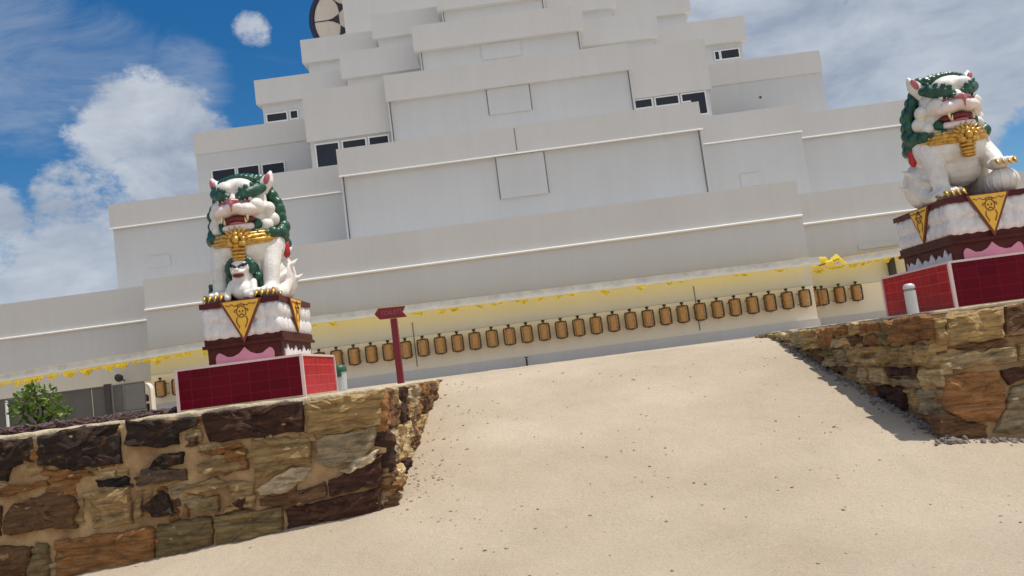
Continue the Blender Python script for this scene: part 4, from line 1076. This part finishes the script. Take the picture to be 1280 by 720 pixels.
def lion(ox, oy, oz, ball, label):
    """seated lion facing -Y, about 1.9 m tall; ball: one paw on a carved ball, else a cub between the paws"""
    t = thing('lion_statue', label, 'lion statue', (ox, oy, oz), 'guardian lion statues')
    O = Vector((ox, oy, oz))
    def put(name, b, m, parent=t, smooth=True):
        bmesh.ops.translate(b, verts=b.verts, vec=O); return obj(name, b, m, parent, smooth)
    def putS(name, b, m, parent=t):
        bmesh.ops.translate(b, verts=b.verts, vec=O); return split(name, b, m, parent, True)
    # ---- body: one continuous skin
    b = bmn()
    sphere(b, (0, .34, .42), (.46, .42, .44)); sphere(b, (0, .1, .62), (.42, .45, .42))
    limb(b, [(0, .25, .55, .42), (0, -.08, .80, .42), (0, -.18, 1.0, .39)])
    sphere(b, (0, -.27, .80), (.43, .34, .36), (.15, 0, 0)); sphere(b, (0, -.2, .5), (.34, .3, .3))
    limb(b, [(0, -.16, 1.0, .38), (0, -.2, 1.35, .36)])
    for s in (-1, 1):
        sphere(b, (s*.40, .12, .36), (.17, .40, .35), (.25, 0, 0))                 # thigh
        limb(b, [(s*.44, -.02, .26, .13), (s*.46, -.26, .10, .10), (s*.45, -.44, .085, .105)])
        for k in range(4): sphere(b, (s*.45+(k-1.5)*.056, -.53-.02*(1.5-abs(k-1.5)), .065), (.038, .075, .06), u=10, v=7)
        sphere(b, (s*.40, -.16, .84), (.15, .2, .24), (-.2, 0, s*.1))                # shoulder
        if ball and s > 0:
            limb(b, [(.38, -.22, .80, .16), (.42, -.40, .58, .14), (.40, -.54, .46, .12)])
            sphere(b, (.40, -.60, .43), (.165, .17, .085)); pz, py, pxx = .405, -.72, .40
        else:
            xx = s*.37
            limb(b, [(xx, -.25, .80, .165), (xx, -.38, .48, .135), (xx, -.44, .2, .115), (xx, -.50, .11, .12)])
            sphere(b, (xx, -.56, .10), (.165, .19, .10)); pz, py, pxx = .07, -.70, xx
        for k in range(4): sphere(b, (pxx+(k-1.5)*.078, py-.03*(1.5-abs(k-1.5))+.02, pz+.035), (.048, .085, .062), u=10, v=7)
    # head: skull, brow swellings, cheek pads, lower jaw
    sphere(b, (0, -.26, 1.48), (.375, .36, .37)); sphere(b, (0, -.42, 1.66), (.27, .20, .17), (.25, 0, 0))
    for s in (-1, 1):
        sphere(b, (s*.13, -.52, 1.655), (.15, .13, .12)); sphere(b, (s*.25, -.46, 1.38), (.14, .16, .13))
        for p, r in (((.385, -.28, 1.36), .105), ((.41, -.22, 1.20), .115), ((.35, -.33, 1.10), .105)): sphere(b, (s*p[0], p[1], p[2]), r, u=12, v=8)
        limb(b, [(s*.30, -.2, 1.68, .11), (s*.385, -.19, 1.79, .095), (s*.425, -.18, 1.87, .055), (s*.445, -.17, 1.94, .018)], 6)       # ear
        # flame tufts of fur on shoulder, elbow and haunch
        for p, q, r in (((.48, -.1, .66), (.60, .02, .80), .055), ((.50, .0, .50), (.64, .1, .62), .05), ((.52, .15, .30), (.66, .22, .40), .05), ((.46, -.25, .30), (.54, -.15, .44), .045), ((.42, -.33, .62), (.53, -.26, .74), .05)):
            limb(b, [(s*p[0]*.9, p[1], p[2], r), (s*(p[0]+q[0])/2, (p[1]+q[1])/2, (p[2]+q[2])/2-.01, r*.8), (s*q[0], q[1], q[2], r*.22)], 5)
    limb(b, [(0, -.5, 1.56, .09), (0, -.62, 1.46, .075)], 4)
    # tail curled up the back
    limb(b, [(0, .70, .2, .09), (.05, .80, .5, .1), (0, .74, .85, .12), (-.03, .62, 1.05, .06)])
    b = voxel(b, .0145, 2); put('body', b, M['white'])
    # ---- muzzle, lips, jaw
    b = bmn()
    for s in (-1, 1): sphere(b, (s*.14, -.535, 1.335), (.185, .18, .108), (.1, s*.18, s*-.35))
    sphere(b, (0, -.60, 1.35), (.16, .16, .095)); sphere(b, (0, -.5, 1.43), (.14, .16, .09)); b = voxel(b, .012, 4); put('muzzle', b, M['pink'])
    b = bmn(); limb(b, [(-.24, -.38, 1.10, .055), (-.17, -.54, 1.075, .055), (0, -.60, 1.065, .06), (.17, -.54, 1.075, .055), (.24, -.38, 1.10, .055)]); sphere(b, (0, -.45, 1.05), (.2, .17, .07)); b = voxel(b, .012, 4); put('lower_jaw', b, M['pink'])
    b = bmn(); sphere(b, (0, -.43, 1.185), (.265, .225, .085)); mo = put('mouth', b, M['mouth'])
    b = bmn(); sphere(b, (0, -.50, 1.14), (.13, .17, .032), (.1, 0, 0)); put('tongue', b, M['nose'], mo)
    b = bmn()
    for s in (-1, 1):
        cone(b, (s*.185, -.635, 1.245), (s*.19, -.66, 1.13), .026); cone(b, (s*.155, -.63, 1.12), (s*.15, -.66, 1.20), .020)
    putS('fang', b, M['ivory'], mo)
    b = bmn(); limb(b, [(-.085, -.70, 1.435, .024), (0, -.745, 1.43, .036), (.085, -.70, 1.435, .024)], 5); limb(b, [(0, -.735, 1.44, .036), (0, -.762, 1.39, .030), (0, -.765, 1.34, .014), (0, -.752, 1.275, .012)], 5); sphere(b, (0, -.66, 1.46), (.04, .05, .035)); b = voxel(b, .010, 3); put('nose', b, M['nose'])
    for s in (-1, 1):
        b = bmn(); sphere(b, (s*.195, -.575, 1.475), (.062, .05, .045), (0, 0, s*.35)); ey = put('eye', b, M['bone'])
        b = bmn(); sphere(b, (s*.195, -.612, 1.472), (.027, .02, .03)); put('pupil', b, M['black'], ey)
        b = bmn(); limb(b, [(s*.14, -.60, 1.435, .016), (s*.21, -.60, 1.425, .02), (s*.28, -.54, 1.45, .014)], 4); put('eyelid', b, M['nose'], ey)
        # heavy slanting brow built of curls
        b = bmn(); rn = random.Random(4)
        limb(b, [(s*.085, -.62, 1.515, .062), (s*.19, -.585, 1.555, .086), (s*.29, -.48, 1.61, .092), (s*.355, -.36, 1.66, .065)], 6)
        for k in range(9):
            q = k/8; sphere(b, (s*(.09+.27*q), -.665+.26*q*q, 1.52+.15*q+(.065 if k % 2 else -.05)), .038, u=8, v=6)
        b = voxel(b, .011, 1); put('eyebrow', b, M['greenl'])
        b = bmn(); sphere(b, (s*.400, -.262, 1.80), (.046, .04, .10), (.15, s*.30, s*.5)); put('inner_ear', b, M['nose'])
    # ---- mane: rows of dark green curls round the back of head and neck
    b = bmn(); rn = random.Random(6)
    for row in range(9):
        z = 1.84-.12*row; f = row/8
        rx = .24+.24*math.sin(min(1, f*1.9)*math.pi/2)+.03*f; ry = .25+.22*f
        n = 9 if row < 2 else 13
        for k in range(n):
            a = math.pi*(-.02+1.04*k/(n-1)) if row else math.pi*(k/(n-1))
            x, y = rx*math.cos(a), -.10+.05*f+ry*math.sin(a)
            sphere(b, (x+rn.uniform(-.015, .015), y, z+rn.uniform(-.02, .02)), .088+.012*rn.random(), u=10, v=7)
    for k in range(9):                                                         # crest between the ears
        u = (k-4)*.062; sphere(b, (u, -.40+.6*u*u, 1.845-.9*u*u), .055, u=10, v=7)
        sphere(b, (u, -.28, 1.875-.7*u*u), .062, u=10, v=7)
    for s in (-1, 1):                                                          # curls falling on the shoulders
        for p, r in (((.48, -.10, 1.02), .11), ((.44, -.26, .97), .095), ((.46, .02, .92), .11), ((.36, -.37, .97), .075), ((.42, .16, .84), .1), ((.52, -.06, 1.10), .11), ((.50, -.18, 1.00), .11), ((.44, -.34, .985), .09)): sphere(b, (s*p[0], p[1], p[2]), r, u=12, v=8)
    sphere(b, (0, .12, 1.35), (.38, .26, .46)); b = voxel(b, .014, 1); put('mane', b, M['green'])
    b = bmn()
    for s in (-1, 1):
        limb(b, [(s*.31, -.36, 1.125, .05), (s*.235, -.47, 1.09, .06), (s*.27, -.45, 1.15, .045)], 4)
        sphere(b, (s*.245, -.53, .985), (.065, .03, .045), (.2, s*.7, 0)); sphere(b, (s*.36, -.44, .97), (.06, .05, .05))
    b = voxel(b, .012, 2); putS('beard_tuft', b, M['green'])
    # ---- collar with bell and lotus ornament, tassels
    b = bmn()
    pts = [(-.50, -.12, 1.00), (-.455, -.32, .955), (-.32, -.50, .925), (-.15, -.605, .905), (0, -.635, .90), (.15, -.605, .905), (.32, -.50, .925), (.455, -.32, .955), (.50, -.12, 1.00)]
    for dz, rr in ((.055, .026), (.01, .036), (-.045, .036), (-.085, .022)): tube(b, [(x*1.0, y, z+dz) for x, y, z in pts], rr, 8)
    col = put('collar', b, M['gold'])
    b = bmn()
    for k in range(9):
        a = math.pi*(.02+.96*k/8); cone(b, (.09*math.cos(a), -.665, .885+.05*math.sin(a)), (.23*math.cos(a), -.70, .885+.20*math.sin(a)), .042, 6)
    for k in range(8):
        a = 2*math.pi*k/8; sphere(b, (.105*math.cos(a), -.685, .875+.08*math.sin(a)), .046, u=8, v=6)
    sphere(b, (0, -.70, .875), .06); sphere(b, (-.10, -.68, .82), .05); sphere(b, (.10, -.68, .82), .05)
    for z, r_ in ((.80, .125), (.745, .118), (.69, .11), (.64, .10)): sphere(b, (0, -.63, z), (r_, .085, .034), u=14, v=7)
    sphere(b, (0, -.63, .60), (.1, .07, .03)); put('collar_ornament', b, M['gold'], col)
    for s in (-1, 1):
        b = bmn(); limb(b, [(s*.535, -.08, .90, .03), (s*.54, -.09, .82, .05), (s*.54, -.09, .70, .058), (s*.54, -.09, .66, .04)], 4); b = voxel(b, .012, 1); ta = put('tassel', b, M['red'], col)
        b = bmn(); lathe(b, [(.02, .9), (.045, .905), (.045, .93), (.02, .94)], (s*.535, -.08, 0), 10); put('tassel_bead', b, M['gold'], ta)
    # ---- claws
    b = bmn()
    for s in (-1, 1):
        for k in range(4): cone(b, (s*.45+(k-1.5)*.056, -.585, .075), (s*.45+(k-1.5)*.058, -.66, .02), .024, 6)
        if ball and s > 0:
            for k in range(4): cone(b, (.40+(k-1.5)*.078, -.765, .455), (.40+(k-1.5)*.085, -.845, .36), .034, 6)
        else:
            for k in range(4): cone(b, (s*.37+(k-1.5)*.078, -.755, .105), (s*.37+(k-1.5)*.084, -.845, .02), .034, 6)
    putS('claw', b, M['gold'])
    if not ball:
        b = bmn(); sphere(b, (-.52, -.40, .20), (.045, .05, .10)); sphere(b, (-.50, -.47, .28), (.035, .04, .045)); sphere(b, (-.54, -.44, .08), (.04, .04, .06))
        b = voxel(b, .012, 1); put('leg_tuft', b, M['green'])
    if ball:
        b = bmn(); sphere(b, (.42, -.58, .18), (.215, .20, .18), u=32, v=20)
        bl_ = put('ball', b, M['white'])
        b = bmn()
        for k in range(6):
            a = k*math.pi/6
            tube(b, [(.42+.216*math.cos(w_)*math.cos(a), -.58+.201*math.cos(w_)*math.sin(a), .18+.181*math.sin(w_)) for w_ in [j*math.pi/18-math.pi*.45 for j in range(17)]], .009, 5)
            tube(b, [(.42-.216*math.cos(w_)*math.cos(a), -.58-.201*math.cos(w_)*math.sin(a), .18+.181*math.sin(w_)) for w_ in [j*math.pi/18-math.pi*.45 for j in range(17)]], .009, 5)
        put('carved_ribs', b, M['white'], bl_)
    else:
        b = bmn()
        sphere(b, (.0, -.50, .20), (.19, .19, .2)); sphere(b, (.02, -.62, .14), (.17, .12, .13)); limb(b, [(0, -.5, .25, .16), (-.01, -.56, .44, .14)], 5)
        sphere(b, (-.01, -.60, .47), (.145, .13, .135)); sphere(b, (-.01, -.69, .415), (.105, .075, .05))
        for s in (-1, 1):
            limb(b, [(s*.15, -.58, .26, .06), (s*.19, -.70, .12, .05), (s*.17, -.76, .05, .05)], 5); sphere(b, (s*.115, -.53, .58), (.045, .03, .055))
        limb(b, [(.1, -.72, .08, .055), (.22, -.74, .10, .05)], 4)
        b = voxel(b, .012, 3); cub = put('lion_cub', b, M['white'])
        b = bmn()
        for k in range(13):
            a = -.35+(math.pi+.7)*k/12; sphere(b, (-.01+.180*math.cos(a), -.585, .475+.150*math.sin(a)), .052, u=10, v=7)
            sphere(b, (-.01+.17*math.cos(a), -.44, .44+.16*math.sin(a)), .065, u=10, v=7)
        for s in (-1, 1): sphere(b, (s*.2, -.48, .34), .075); sphere(b, (s*.23, -.44, .24), .07)
        b = voxel(b, .012, 1); put('cub_mane', b, M['green'], cub)
        b = bmn()
        for s in (-1, 1): limb(b, [(s*.025-.01, -.725, .485, .018), (s*.075-.01, -.705, .505, .026), (s*.12-.01, -.66, .53, .018)], 4)
        putS('cub_eyebrow', b, M['black'], cub)
        b = bmn(); sphere(b, (-.01, -.765, .435), (.04, .022, .024)); sphere(b, (-.01, -.735, .405), (.095, .045, .022)); put('cub_nose', b, M['pink'], cub)
        b = bmn(); sphere(b, (-.01, -.70, .362), (.085, .06, .030)); put('cub_mouth', b, M['mouth'], cub)
        b = bmn()
        for s in (-1, 1): sphere(b, (s*.06-.01, -.718, .47), (.022, .014, .014))
        putS('cub_eye', b, M['bone'], cub)
    return t
lion(-3.95, 12.42, 3.0, False, 'white lion statue with green mane and a cub between its paws')
lion(6.50, 12.42, 3.13, True, 'white lion statue with green mane and one paw on a ball')
